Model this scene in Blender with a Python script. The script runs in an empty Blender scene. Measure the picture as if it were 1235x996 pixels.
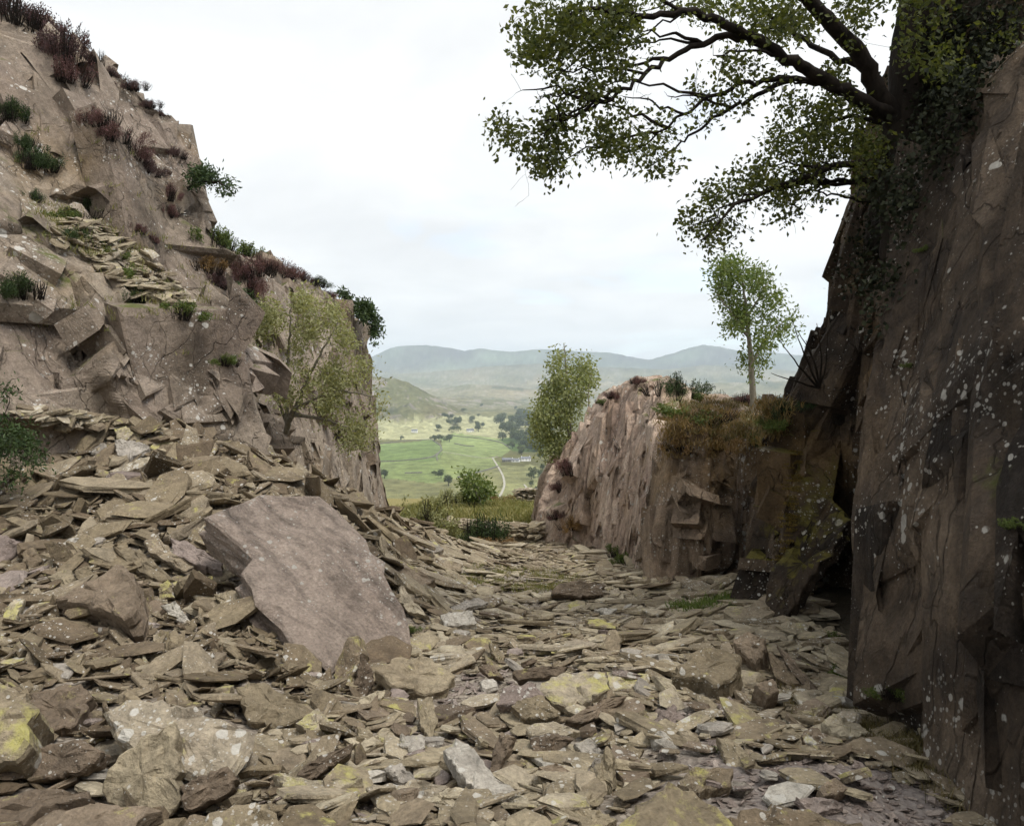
import bpy, bmesh, math, random
import numpy as np
from mathutils import Vector

# ------------------------------------------------------------------ camera, sky, sun, exposure
SC = bpy.context.scene
COL = SC.collection
FPX, CX, HY = 880.0, 617.5, 470.0            # focal length, centre column and eye-level row of the 1235x996 photograph
cam_d = bpy.data.cameras.new('camera')
cam = bpy.data.objects.new('camera', cam_d); COL.objects.link(cam)
cam_d.sensor_width = 36.0
cam_d.lens = FPX / 1235.0 * 36.0
cam_d.shift_y = -(498.0 - HY) / 1235.0
cam_d.clip_start = 0.05; cam_d.clip_end = 60000.0
cam.location = (0, 0, 0); cam.rotation_euler = (math.pi / 2, 0, 0)
SC.camera = cam

SUN_DIR = Vector((0.36, -0.40, 1.0)).normalized()      # towards the sun
SUN_EL = math.asin(SUN_DIR.z); SUN_AZ = math.atan2(SUN_DIR.x, SUN_DIR.y)
world = bpy.data.worlds.new('World'); SC.world = world
world.use_nodes = True
def build_world():
    nt = world.node_tree; nt.nodes.clear()
    N = nt.nodes.new; L = nt.links.new
    out = N('ShaderNodeOutputWorld')
    sky = N('ShaderNodeTexSky'); sky.sky_type = 'NISHITA'; sky.sun_disc = False
    sky.sun_elevation = SUN_EL; sky.sun_rotation = SUN_AZ
    b1 = N('ShaderNodeBackground'); b1.inputs[1].default_value = 0.13
    L(sky.outputs[0], b1.inputs[0])
    tc = N('ShaderNodeTexCoord')
    sep = N('ShaderNodeSeparateXYZ'); L(tc.outputs['Generated'], sep.inputs[0])
    mx = N('ShaderNodeMath'); mx.operation = 'MAXIMUM'; L(sep.outputs[2], mx.inputs[0]); mx.inputs[1].default_value = 0.0
    ad = N('ShaderNodeMath'); ad.operation = 'ADD'; L(mx.outputs[0], ad.inputs[0]); ad.inputs[1].default_value = 0.16
    dv = N('ShaderNodeVectorMath'); dv.operation = 'DIVIDE'
    cb = N('ShaderNodeCombineXYZ')
    for i in range(3): L(ad.outputs[0], cb.inputs[i])
    L(tc.outputs['Generated'], dv.inputs[0]); L(cb.outputs[0], dv.inputs[1])
    def noise(scale, detail, off):
        mp = N('ShaderNodeMapping'); mp.inputs['Location'].default_value = off
        L(dv.outputs[0], mp.inputs[0])
        n = N('ShaderNodeTexNoise'); n.inputs['Scale'].default_value = scale
        n.inputs['Detail'].default_value = detail; n.inputs['Roughness'].default_value = 0.55
        n.inputs['Distortion'].default_value = 0.4
        L(mp.outputs[0], n.inputs[0]); return n
    n1 = noise(0.75, 6, (5.3, 1.9, 0.0)); n2 = noise(1.7, 7, (3.1, 7.7, 2.0))
    r1 = N('ShaderNodeValToRGB')                         # cover: nearly closed, a few thin spots
    r1.color_ramp.elements[0].position = 0.27; r1.color_ramp.elements[0].color = (0.25, 0.25, 0.25, 1)
    r1.color_ramp.elements[1].position = 0.43; r1.color_ramp.elements[1].color = (1, 1, 1, 1)
    L(n1.outputs[0], r1.inputs[0])
    r2 = N('ShaderNodeValToRGB')                         # lighter and greyer cloud
    r2.color_ramp.elements[0].position = 0.30; r2.color_ramp.elements[0].color = (0.765, 0.775, 0.785, 1)
    r2.color_ramp.elements[1].position = 0.62; r2.color_ramp.elements[1].color = (0.93, 0.935, 0.93, 1)
    L(n2.outputs[0], r2.inputs[0])
    b2 = N('ShaderNodeBackground'); L(r2.outputs[0], b2.inputs[0]); b2.inputs[1].default_value = 0.48
    mix = N('ShaderNodeMixShader'); L(r1.outputs[0], mix.inputs[0]); L(b1.outputs[0], mix.inputs[1]); L(b2.outputs[0], mix.inputs[2])
    L(mix.outputs[0], out.inputs[0])
build_world()
sun_d = bpy.data.lights.new('sun', 'SUN'); sun_d.energy = 1.5; sun_d.angle = math.radians(22)
sun_d.color = (1.0, 0.955, 0.88)
sun = bpy.data.objects.new('sun', sun_d); COL.objects.link(sun)
sun.rotation_euler = (-SUN_DIR).to_track_quat('-Z', 'Y').to_euler()
vs = SC.view_settings
vs.view_transform = 'Standard'; vs.look = 'None'; vs.gamma = 1.0; vs.use_curve_mapping = False
vs.exposure = 1.3
cy = SC.cycles
cy.use_denoising = True; cy.max_bounces = 6; cy.diffuse_bounces = 3; cy.glossy_bounces = 2
cy.transmission_bounces = 3; cy.volume_bounces = 2; cy.transparent_max_bounces = 4
cy.use_adaptive_sampling = True; cy.adaptive_threshold = 0.02

# ------------------------------------------------------------------ helpers
random.seed(7)
RNG = np.random.default_rng(11)
def P(px, py, D):
    return np.array(((px - CX) / FPX * D, D, (HY - py) / FPX * D))
def ray(px, py):
    return np.array(((px - CX) / FPX, 1.0, (HY - py) / FPX))
def nrm(v):
    v = np.asarray(v, float); return v / (np.linalg.norm(v, axis=-1, keepdims=True) + 1e-12)

def _h(ix, iy, iz, seed):
    h = (ix.astype(np.uint32) * np.uint32(374761393) + iy.astype(np.uint32) * np.uint32(668265263)
         + iz.astype(np.uint32) * np.uint32(2147483647 - 1013904223) + np.uint32((seed * 974711 + 12345) & 0xffffffff))
    h = (h ^ (h >> np.uint32(13))) * np.uint32(1274126177)
    h = (h ^ (h >> np.uint32(16))) * np.uint32(2246822519)
    h = h ^ (h >> np.uint32(15))
    return h
def h01(ix, iy, iz, seed):
    return _h(ix, iy, iz, seed).astype(np.float64) / 4294967295.0
def vnoise(p, seed=0):
    p = np.asarray(p, float); f = np.floor(p); i = f.astype(np.int64); t = p - f; t = t * t * (3 - 2 * t)
    r = 0
    for dx in (0, 1):
        wx = t[:, 0] if dx else 1 - t[:, 0]
        for dy in (0, 1):
            wy = t[:, 1] if dy else 1 - t[:, 1]
            for dz in (0, 1):
                wz = t[:, 2] if dz else 1 - t[:, 2]
                r = r + wx * wy * wz * h01(i[:, 0] + dx, i[:, 1] + dy, i[:, 2] + dz, seed)
    return r * 2 - 1
def fbm(p, octv=4, seed=0, gain=0.5):
    p = np.asarray(p, float); a = 1.0; r = 0; q = p.copy()
    for o in range(octv):
        r = r + a * vnoise(q, seed + o * 17); q = q * 2.03 + 3.7; a *= gain
    return r
def facets(p, seed, tilt=0.6, band=0.08, wide=False, scal=0.0):
    """broken-rock relief: every Voronoi cell is a randomly tilted flat plate"""
    if len(p) > 60000:
        r = [facets(p[i:i + 60000], seed, tilt, band, wide, scal) for i in range(0, len(p), 60000)]
        return np.concatenate([a for a, _ in r]), np.concatenate([e for _, e in r])
    p = np.asarray(p, np.float32); b = np.floor(p - (0.0 if wide else 0.5)).astype(np.int64); rg = (-1, 0, 1) if wide else (0, 1)
    z0 = np.zeros(len(p), np.float32); env = z0 + 1e9; best = z0 + 1e9; sec = z0 + 1e9; hv = z0.copy(); h2 = z0.copy()
    for dx in rg:
        for dy in rg:
            for dz in rg:
                ix, iy, iz = b[:, 0] + dx, b[:, 1] + dy, b[:, 2] + dz
                k = _h(ix, iy, iz, seed)
                c = [((k >> np.uint32(s)) & np.uint32(1023)).astype(np.float32) / np.float32(1023) for s in (0, 10, 20)]
                q = [p[:, a] - (i_.astype(np.float32) + np.float32(0.12) + np.float32(0.76) * c[a]) for a, i_ in enumerate((ix, iy, iz))]
                d = q[0] ** 2 + q[1] ** 2 + q[2] ** 2
                k2 = _h(ix, iy, iz, seed + 91)
                g = [((k2 >> np.uint32(s)) & np.uint32(255)).astype(np.float32) / np.float32(127.5) - np.float32(1) for s in (0, 8, 16, 24)]
                val = g[3] + tilt * (g[0] * q[0] + g[1] * q[1] + g[2] * q[2]) * 2
                if scal: env = np.minimum(env, d + 0.30 * g[3] + 0.55 * (g[0] * q[0] + g[1] * q[1] + g[2] * q[2]))
                m = d < best
                m2 = (~m) & (d < sec)
                h2 = np.where(m, hv, np.where(m2, val, h2))
                sec = np.where(m, best, np.where(m2, d, sec))
                best = np.where(m, d, best); hv = np.where(m, val, hv)
    edge = np.sqrt(sec) - np.sqrt(best)
    w = 0.5 + 0.5 * np.clip(edge / band, 0, 1)
    r = hv * w + h2 * (1 - w)
    return (r + scal * (env - 0.25) if scal else r), edge

def mesh(name, V, F, mat=None, parent=None, origin=None, smooth=False, attrs=None):
    """link ONE mesh object; V (n,3) in world metres, F (m,3) or (m,4) array or list of such arrays"""
    V = np.asarray(V, float)
    base = np.zeros(3)
    if parent is not None: base = np.array(parent['_base'], float) if '_base' in parent else np.zeros(3)
    elif origin is not None: base = np.asarray(origin, float)
    me = bpy.data.meshes.new(name)
    Fs = [np.asarray(f) for f in (F if isinstance(F, list) else [F]) if len(f)]
    nl = sum(f.size for f in Fs); npoly = sum(len(f) for f in Fs)
    me.vertices.add(len(V)); me.loops.add(nl); me.polygons.add(npoly)
    me.vertices.foreach_set('co', (V - base).astype(np.float32).ravel())
    me.loops.foreach_set('vertex_index', np.concatenate([f.ravel() for f in Fs]).astype(np.int32))
    tot = np.concatenate([np.full(len(f), f.shape[1]) for f in Fs]).astype(np.int32)
    st = np.concatenate([[0], np.cumsum(tot)[:-1]]).astype(np.int32)
    me.polygons.foreach_set('loop_start', st)
    try: me.polygons.foreach_set('loop_total', tot)
    except Exception: pass
    me.polygons.foreach_set('use_smooth', np.full(npoly, bool(smooth)))
    me.update(calc_edges=True)
    if attrs:
        for an, (dom, typ, arr) in attrs.items():
            a = me.attributes.new(an, typ, dom)
            if typ == 'FLOAT': a.data.foreach_set('value', np.asarray(arr, np.float32).ravel())
            elif typ == 'FLOAT_COLOR': a.data.foreach_set('color', np.asarray(arr, np.float32).ravel())
    if mat is not None: me.materials.append(mat)
    o = bpy.data.objects.new(name, me); COL.objects.link(o)
    if parent is not None: o.parent = parent
    elif origin is not None: o.location = base
    return o
def tag(o, label=None, cat=None, group=None, kind=None):
    if label: o['label'] = label
    if cat: o['category'] = cat
    if group: o['group'] = group
    if kind: o['kind'] = kind
    return o
def thing(name, label, cat, loc, group=None):
    o = bpy.data.objects.new(name, None); COL.objects.link(o)
    o.location = loc; o['_base'] = [float(c) for c in loc]
    o.empty_display_size = 0.1
    return tag(o, label, cat, group)
def grid_faces(nu, nv):
    a = np.arange(nu * nv).reshape(nu, nv)
    return np.stack([a[:-1, :-1], a[1:, :-1], a[1:, 1:], a[:-1, 1:]], -1).reshape(-1, 4)
def inpoly(x, y, poly):
    x = np.asarray(x, float); y = np.asarray(y, float); r = np.zeros(x.shape, bool)
    n = len(poly)
    for i in range(n):
        x1, y1 = poly[i]; x2, y2 = poly[(i + 1) % n]
        c = (y1 > y) != (y2 > y)
        r ^= c & (x < (x2 - x1) * (y - y1) / ((y2 - y1) if y2 != y1 else 1e-9) + x1)
    return r
def sstep(a, b, x):
    t = np.clip((np.asarray(x, float) - a) / (b - a), 0, 1); return t * t * (3 - 2 * t)

# ------------------------------------------------------------------ materials
class Mat:
    def __init__(s, name):
        s.m = bpy.data.materials.new(name); s.m.use_nodes = True; s.nt = s.m.node_tree; s.nt.nodes.clear()
        s.out = s.nt.nodes.new('ShaderNodeOutputMaterial')
    def n(s, t, ins=None, **props):
        nd = s.nt.nodes.new('ShaderNode' + t)
        for k, v in props.items(): setattr(nd, k, v)
        for k, v in (ins or {}).items(): s.put(nd.inputs[k], v)
        return nd
    def put(s, sock, v):
        if isinstance(v, bpy.types.NodeSocket): s.nt.links.new(v, sock)
        else: sock.default_value = v
    def math(s, op, a, b=0.0, c=0.0, clamp=False):
        nd = s.n('Math', {0: a, 1: b, 2: c}, operation=op, use_clamp=clamp); return nd.outputs[0]
    def mix(s, f, a, b, blend='MIX'):
        nd = s.n('Mix', data_type='RGBA', blend_type=blend)
        s.put(nd.inputs[0], f)
        for i, v in ((6, a), (7, b)):
            s.put(nd.inputs[i], v if isinstance(v, bpy.types.NodeSocket) else (*v, 1.0))
        return nd.outputs[2]
    def ramp(s, f, stops):
        nd = s.n('ValToRGB', {0: f}); e = nd.color_ramp.elements
        while len(e) < len(stops): e.new(0.5)
        for el, (p, c) in zip(e, stops):
            el.position = p; el.color = (*c, 1.0) if not np.isscalar(c) else (c, c, c, 1.0)
        return nd.outputs[0]
    def noise(s, vec, scale, detail=5, rough=0.55, dist=0.0):
        return s.n('TexNoise', {'Vector': vec, 'Scale': scale, 'Detail': detail, 'Roughness': rough, 'Distortion': dist}).outputs[0]
    def vor(s, vec, scale, feature='F1', rnd=1.0, out='Distance'):
        return s.n('TexVoronoi', {'Vector': vec, 'Scale': scale, 'Randomness': rnd}, feature=feature).outputs[out]
    def mapping(s, vec, loc=(0, 0, 0), rot=(0, 0, 0), scale=(1, 1, 1)):
        return s.n('Mapping', {0: vec, 'Location': loc, 'Rotation': rot, 'Scale': scale}).outputs[0]
    def bump(s, h, strength, dist, normal=None):
        nd = s.n('Bump', {'Height': h, 'Strength': strength, 'Distance': dist})
        if normal is not None: s.put(nd.inputs['Normal'], normal)
        return nd.outputs[0]
    def finish(s, col, rough=0.85, normal=None, spec=0.25):
        b = s.n('BsdfPrincipled', {'Base Color': col, 'Roughness': rough, 'Specular IOR Level': spec})
        if normal is not None: s.put(b.inputs['Normal'], normal)
        s.nt.links.new(b.outputs[0], s.out.inputs[0]); return s.m

def rock_material(name, stops, lichen=0.5, yellow=0.0, moss=0.0, purple=0.0, rust=0.0, grain_dir=None,
                  offset_attr=False, lichen_scale=7.0, bump=1.0, streakamt=0.4, crack=0.5, mosscol=(0.075, 0.085, 0.02)):
    m = Mat(name)
    tc = m.n('TexCoord').outputs['Object']
    if offset_attr:
        at = m.n('Attribute', attribute_name='stone_rnd').outputs['Fac']
        off = m.n('CombineXYZ', {0: m.math('MULTIPLY', at, 91.7), 1: m.math('MULTIPLY', at, 37.1), 2: m.math('MULTIPLY', at, 53.3)}).outputs[0]
        vec = m.n('VectorMath', {0: tc, 1: off}, operation='ADD').outputs[0]
    else:
        at = None; vec = tc
    warp = m.n('VectorMath', {0: m.n('TexNoise', {'Vector': vec, 'Scale': 1.3, 'Detail': 3}).outputs['Color'], 1: (0.5, 0.5, 0.5)}, operation='SUBTRACT').outputs[0]
    wv = m.n('VectorMath', {0: warp, 1: (0.5, 0.5, 0.5), 2: vec}, operation='MULTIPLY_ADD').outputs[0]
    big = m.noise(wv, 1.1, 6, 0.62)
    f = m.math('ADD', m.math('MULTIPLY', big, 1.25), -0.12)
    if at is None:
        br = m.n('Attribute', attribute_name='block_rnd').outputs['Fac']
        f = m.math('ADD', f, m.math('MULTIPLY', m.math('SUBTRACT', br, 0.5), 0.28))
    else:
        f = m.math('ADD', m.math('MULTIPLY', big, 0.3), m.math('MULTIPLY', m.math('FRACT', m.math('MULTIPLY', at, 7.31)), 0.75))
    col = m.ramp(f, stops)
    rot = grain_dir or (0.0, 0.0, 0.0)
    rv = m.mapping(wv, rot=rot)
    st = m.mapping(rv, scale=(9.0, 9.0, 0.9))
    streak = m.noise(st, 1.0, 5, 0.6)
    col = m.mix(m.math('MULTIPLY', m.ramp(streak, [(0.45, 0.0), (0.75, 1.0)]), streakamt), col, (0.055, 0.045, 0.038))
    if purple:
        pm = m.ramp(m.noise(wv, 0.55, 4), [(0.42, 0.0), (0.6, 1.0)])
        col = m.mix(m.math('MULTIPLY', pm, purple), col, (0.20, 0.142, 0.122))
    if rust:
        rm = m.ramp(m.noise(m.mapping(wv, loc=(4, 9, 2)), 0.8, 5), [(0.53, 0.0), (0.68, 1.0)])
        col = m.mix(m.math('MULTIPLY', rm, rust), col, (0.26, 0.16, 0.055))
    grain = m.noise(vec, 46.0, 6, 0.7)
    col = m.mix(1.0, col, m.ramp(grain, [(0.25, 0.62), (0.75, 1.32)]), 'MULTIPLY')
    mid = m.noise(vec, 9.0, 5, 0.65)
    col = m.mix(1.0, col, m.ramp(mid, [(0.3, 0.72), (0.72, 1.22)]), 'MULTIPLY')
    if lichen:
        rag = m.math('MULTIPLY', m.math('SUBTRACT', m.noise(vec, 17.0, 5, 0.65), 0.5), 0.34)
        patch = m.noise(m.mapping(vec, loc=(7, 3, 1)), 1.6, 4)
        for sc, lo, am in ((lichen_scale, 0.30, 0.8), (lichen_scale * 2.7, 0.34, 0.75), (lichen_scale * 6, 0.36, 0.5)):
            vd = m.vor(vec, sc)
            rnd = m.n('SeparateColor', {0: m.vor(vec, sc, out='Color')}).outputs[0]
            size = m.math('MULTIPLY', m.math('MULTIPLY', rnd, rnd), lo)
            size = m.math('MULTIPLY', size, m.ramp(patch, [(0.42, 0.0), (0.64, 1.35)]))
            mk = m.ramp(m.math('SUBTRACT', m.math('ADD', vd, rag), size), [(0.0, 1.0), (0.045, 0.0)])
            mk = m.math('MULTIPLY', mk, m.math('GREATER_THAN', rnd, 1.0 - lichen))
            col = m.mix(m.math('MULTIPLY', mk, am), col, (0.50, 0.48, 0.43))
    geo = m.n('NewGeometry')
    nz = m.n('SeparateXYZ', {0: geo.outputs['Normal']}).outputs[2]
    if yellow:
        ym = m.noise(m.mapping(vec, loc=(2, 8, 5)), 5.0, 6, 0.7)
        yk = m.ramp(ym, [(0.62 - 0.16 * yellow, 0.0), (0.70 - 0.12 * yellow, 1.0)])
        yk = m.math('MULTIPLY', yk, m.ramp(nz, [(0.1, 0.0), (0.5, 1.0)]))
        yc = m.mix(m.noise(vec, 60.0, 3), (0.33, 0.31, 0.06), (0.46, 0.42, 0.20))
        col = m.mix(m.math('MULTIPLY', yk, 0.85), col, yc)
    if moss:
        mm = m.noise(m.mapping(vec, loc=(1, 5, 9)), 1.4, 6, 0.7)
        mm = m.math('ADD', mm, m.math('MULTIPLY', nz, 0.30))
        mk = m.ramp(mm, [(0.80 - 0.3 * moss, 0.0), (0.90 - 0.3 * moss, 1.0)])
        mc = m.mix(m.noise(vec, 14.0, 4), tuple(c * 0.55 for c in mosscol), tuple(c * 1.7 for c in mosscol))
        col = m.mix(m.math('MULTIPLY', mk, 0.9), col, mc)
    h1 = m.math('ADD', m.math('MULTIPLY', mid, 1.0), m.math('MULTIPLY', grain, 0.4))
    h1 = m.math('ADD', h1, m.math('MULTIPLY', streak, 0.6))
    ck = 1.0
    for rr, sc, off in (((rot[0], rot[1], rot[2]), (2.6, 2.6, 0.5), (0, 0, 0)), ((rot[0] + 0.9, rot[1] + 0.5, rot[2]), (0.5, 1.8, 2.4), (3, 1, 7))):
        nz_ = m.noise(m.mapping(m.mapping(wv, rot=rr), loc=off, scale=sc), 1.0, 4, 0.5)
        c1 = m.ramp(m.math('ABSOLUTE', m.math('SUBTRACT', nz_, 0.5)), [(0.0, 0.0), (0.012, 1.0)])
        gate = m.ramp(m.noise(m.mapping(vec, loc=off), 0.7, 3), [(0.45, 0.0), (0.6, 1.0)])
        c1 = m.math('SUBTRACT', 1.0, m.math('MULTIPLY', m.math('SUBTRACT', 1.0, c1), gate))
        ck = m.math('MULTIPLY', ck, c1)
    h1 = m.math('ADD', h1, m.math('MULTIPLY', ck, 1.2 * crack))
    col = m.mix(m.math('MULTIPLY', m.math('SUBTRACT', 1.0, ck), crack), col, (0.035, 0.027, 0.02))
    b1 = m.bump(h1, 0.9 * bump, 0.04)
    fine = m.noise(vec, 150.0, 3, 0.7)
    b2 = m.bump(fine, 0.4 * bump, 0.006, b1)
    return m.finish(col, 0.88, b2, 0.2)

TAN = [(0.22, (0.105, 0.081, 0.059)), (0.42, (0.205, 0.166, 0.124)), (0.6, (0.275, 0.228, 0.172)), (0.85, (0.35, 0.297, 0.227))]
SLATE = [(0.05, (0.118, 0.092, 0.058)), (0.22, (0.236, 0.193, 0.127)), (0.4, (0.350, 0.296, 0.200)), (0.55, (0.171, 0.131, 0.087)), (0.68, (0.289, 0.237, 0.164)),
         (0.82, (0.428, 0.372, 0.266)), (0.97, (0.228, 0.187, 0.143))]
DARK = [(0.30, (0.015, 0.011, 0.0075)), (0.46, (0.042, 0.030, 0.020)), (0.60, (0.080, 0.057, 0.037)), (0.80, (0.155, 0.112, 0.073))]
M = {}
SLAB_GRAIN = tuple(Vector((-1.63, 0.8, 1.01)).rotation_difference(Vector((0, 0, 1))).to_euler())
M['cliff_left'] = rock_material('tan cliff rock', TAN, lichen=0.55, purple=0.35, rust=0.25, moss=0.12, grain_dir=(0.0, 0.5, 0.4), lichen_scale=5.0)
M['cliff_far'] = rock_material('pale cliff rock', [(p_, tuple(c_ * 1.2 for c_ in q_)) for p_, q_ in TAN], lichen=0.4, purple=0.2, rust=0.2, moss=0.1, grain_dir=(0, 0.15, 0.3), lichen_scale=4.0)
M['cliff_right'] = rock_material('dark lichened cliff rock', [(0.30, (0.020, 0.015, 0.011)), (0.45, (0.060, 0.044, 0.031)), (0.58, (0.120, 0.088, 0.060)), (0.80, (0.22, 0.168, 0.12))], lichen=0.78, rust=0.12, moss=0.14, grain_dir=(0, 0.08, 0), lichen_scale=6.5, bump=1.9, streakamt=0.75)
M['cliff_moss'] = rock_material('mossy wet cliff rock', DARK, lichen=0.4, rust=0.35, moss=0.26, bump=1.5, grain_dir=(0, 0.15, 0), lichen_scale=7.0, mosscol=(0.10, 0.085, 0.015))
M['outcrop'] = rock_material('pink brown outcrop rock', [(0.2, (0.202, 0.143, 0.106)), (0.40, (0.403, 0.303, 0.231)), (0.58, (0.526, 0.413, 0.323)), (0.85, (0.605, 0.495, 0.392))],
                             lichen=0.5, purple=0.3, rust=0.3, moss=0.14, grain_dir=(0, 0.25, 0), streakamt=0.6, lichen_scale=5.0)
M['outcrop_shade'] = rock_material('dark outcrop rock with painted shade', [(0.25, (0.063, 0.046, 0.032)), (0.45, (0.175, 0.129, 0.090)), (0.65, (0.294, 0.221, 0.157)), (0.9, (0.406, 0.315, 0.231))], lichen=0.5, rust=0.35, moss=0.0, grain_dir=(0, 0.1, 0), lichen_scale=8.0, bump=1.4)  # darker outcrop copy; shade of the front face put into the colour
M['slate'] = rock_material('grey tan slate', SLATE, lichen=0.32, yellow=0.12, offset_attr=True, crack=0.0, lichen_scale=12.0)
M['slate_scree'] = rock_material('brown grey scree slate', [(p_, (q_[0] * .72, q_[1] * .69, q_[2] * .66)) for p_, q_ in SLATE], lichen=0.32, yellow=0.1, offset_attr=True, crack=0.0, lichen_scale=12.0)
M['slate_yellow'] = rock_material('slate with yellow lichen', SLATE, lichen=0.35, yellow=0.95, offset_attr=True, crack=0.0, lichen_scale=12.0)
M['slate_dark'] = rock_material('dark brown slate', [(0.1, (0.11, 0.083, 0.058)), (0.5, (0.18, 0.138, 0.097)), (0.9, (0.26, 0.205, 0.145))], lichen=0.5, yellow=0.1, offset_attr=True, crack=0.0, lichen_scale=11.0)
M['slate_pale'] = rock_material('pale weathered slate', [(0.1, (0.27, 0.24, 0.20)), (0.5, (0.36, 0.325, 0.275)), (0.9, (0.44, 0.41, 0.35))], lichen=0.4, yellow=0.1, offset_attr=True, crack=0.0, lichen_scale=12.0)
M['slate_purple'] = rock_material('purple grey slate', [(0.1, (0.19, 0.150, 0.128)), (0.5, (0.265, 0.215, 0.185)), (0.9, (0.34, 0.285, 0.245))], lichen=0.3, offset_attr=True, crack=0.0, lichen_scale=12.0)
M['slab'] = rock_material('smooth purple tan slab', [(0.30, (0.18, 0.128, 0.098)), (0.5, (0.285, 0.220, 0.176)), (0.62, (0.36, 0.29, 0.237)), (0.8, (0.45, 0.375, 0.31))],
                          lichen=0.45, purple=0.0, streakamt=0.8, bump=2.4, grain_dir=SLAB_GRAIN, offset_attr=True, crack=0.0, lichen_scale=9.0)

# ------------------------------------------------------------------ the quarry floor and scree
def floor_z(y):
    y = np.asarray(y, float)
    z = -1.3 - 0.14 * y
    z2 = -4.1 - 0.095 * (y - 20.0)
    return np.where(y < 20.0, z, z2)
# (photo column, photo row, metres ahead) of points where the ground shows
_ctl = [(-260, 900, 2.7), (-150, 996, 2.4), (0, 996, 2.72), (0, 880, 3.6), (0, 800, 4.5), (0, 700, 6.0), (0, 640, 7.2), (0, 600, 8.2), (-120, 600, 7.8), (-250, 640, 6.8),
        (100, 565, 8.8), (180, 512, 9.6), (280, 548, 10.0), (345, 585, 9.0), (200, 620, 7.6), (200, 700, 6.1), (130, 660, 6.6), (250, 760, 5.3), (150, 820, 4.4),
        (300, 900, 3.65), (300, 830, 4.45), (300, 740, 5.75), (250, 655, 6.9), (375, 725, 6.6), (345, 620, 7.7), (425, 640, 8.4), (400, 822, 5.1), (450, 790, 5.65), (490, 782, 5.9),
        (440, 634, 11.0), (470, 660, 10.2), (500, 690, 9.4), (520, 640, 14.0), (460, 630, 16.0), (400, 600, 12.5), (300, 545, 12.0), (0, 500, 10.5), (100, 500, 11.0),
        (960, 720, 7.4), (1000, 760, 6.4), (985, 700, 8.2), (1050, 830, 5.0), (930, 790, 5.4), (1120, 900, 3.9), (1190, 950, 3.2),
        (690, 812, 4.75), (640, 830, 4.6), (740, 818, 4.7), (690, 905, 3.85), (720, 940, 3.35)]
_cx = []
for a, b, d in _ctl:
    p = P(a, b, d); _cx.append((p[0], p[1], p[2] - float(floor_z(p[1]))))
for x, y in [(-0.6, 2.2), (0.6, 2.2), (1.4, 2.6), (0, 3.0), (-0.6, 3.4), (1.2, 4.6), (-0.5, 4.4), (0.0, 5.6), (1.3, 6.2), (0.3, 7), (2.0, 8.5), (-0.6, 8), (0.6, 9.5), (-0.8, 11), (1.4, 11.5), (0.2, 13),
             (-0.9, 15), (1, 15), (0, 18), (1.5, 19), (-1.5, 19), (0, 22), (3, 22), (-3, 24), (0, 0), (-2, 0.5), (2, 0.5), (0, -4), (-5, -4), (4, -4), (4, 6), (4.5, 12), (-4.5, 22)]:
    _cx.append((x, y, 0.0))
_cx = np.array(_cx)
def _tps(r): return np.where(r > 1e-6, r * r * np.log(r + 1e-9), 0.0)
_A = _tps(np.linalg.norm(_cx[:, None, :2] - _cx[None, :, :2], axis=-1)) + np.eye(len(_cx)) * 0.25
_B = np.concatenate([np.ones((len(_cx), 1)), _cx[:, :2]], 1)
_S = np.linalg.solve(np.block([[_A, _B], [_B.T, np.zeros((3, 3))]]), np.concatenate([_cx[:, 2], np.zeros(3)]))
def ground_z(x, y, rough=True):
    x = np.atleast_1d(np.asarray(x, float)); y = np.atleast_1d(np.asarray(y, float))
    out = np.empty(len(x))
    for s in range(0, len(x), 20000):
        xs = np.clip(x[s:s + 20000], -9.5, 5.5); ys = np.clip(y[s:s + 20000], -4, 24)
        K = _tps(np.hypot(xs[:, None] - _cx[None, :, 0], ys[:, None] - _cx[None, :, 1]))
        dz = K @ _S[:-3] + _S[-3] + _S[-2] * xs + _S[-1] * ys
        dz = np.clip(dz, -0.35, 3.2) * (1 - sstep(17, 23, ys))
        out[s:s + 20000] = dz
    z = floor_z(y) + out
    if rough:
        p = np.stack([x, y, z * 0], -1)
        amp = 1 - 0.6 * sstep(24, 30, y)
        z = z + amp * (0.05 * fbm(p * 1.1, 3, 5) + 0.02 * fbm(p * 5.0, 2, 8))
    z = z - 0.30 * np.maximum(y - 41, 0)
    return z
def on_ground(px, py, lift=0.0):
    """where the sight line through a photo point meets the quarry floor"""
    d = ray(px, py); t = np.concatenate([np.linspace(1.6, 14, 500), np.linspace(14.05, 44, 500)])
    q = d[None] * t[:, None]
    below = q[:, 2] < ground_z(q[:, 0], q[:, 1], False) + lift
    i = int(np.argmax(below)) if below.any() else len(t) - 1
    return q[i]
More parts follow.
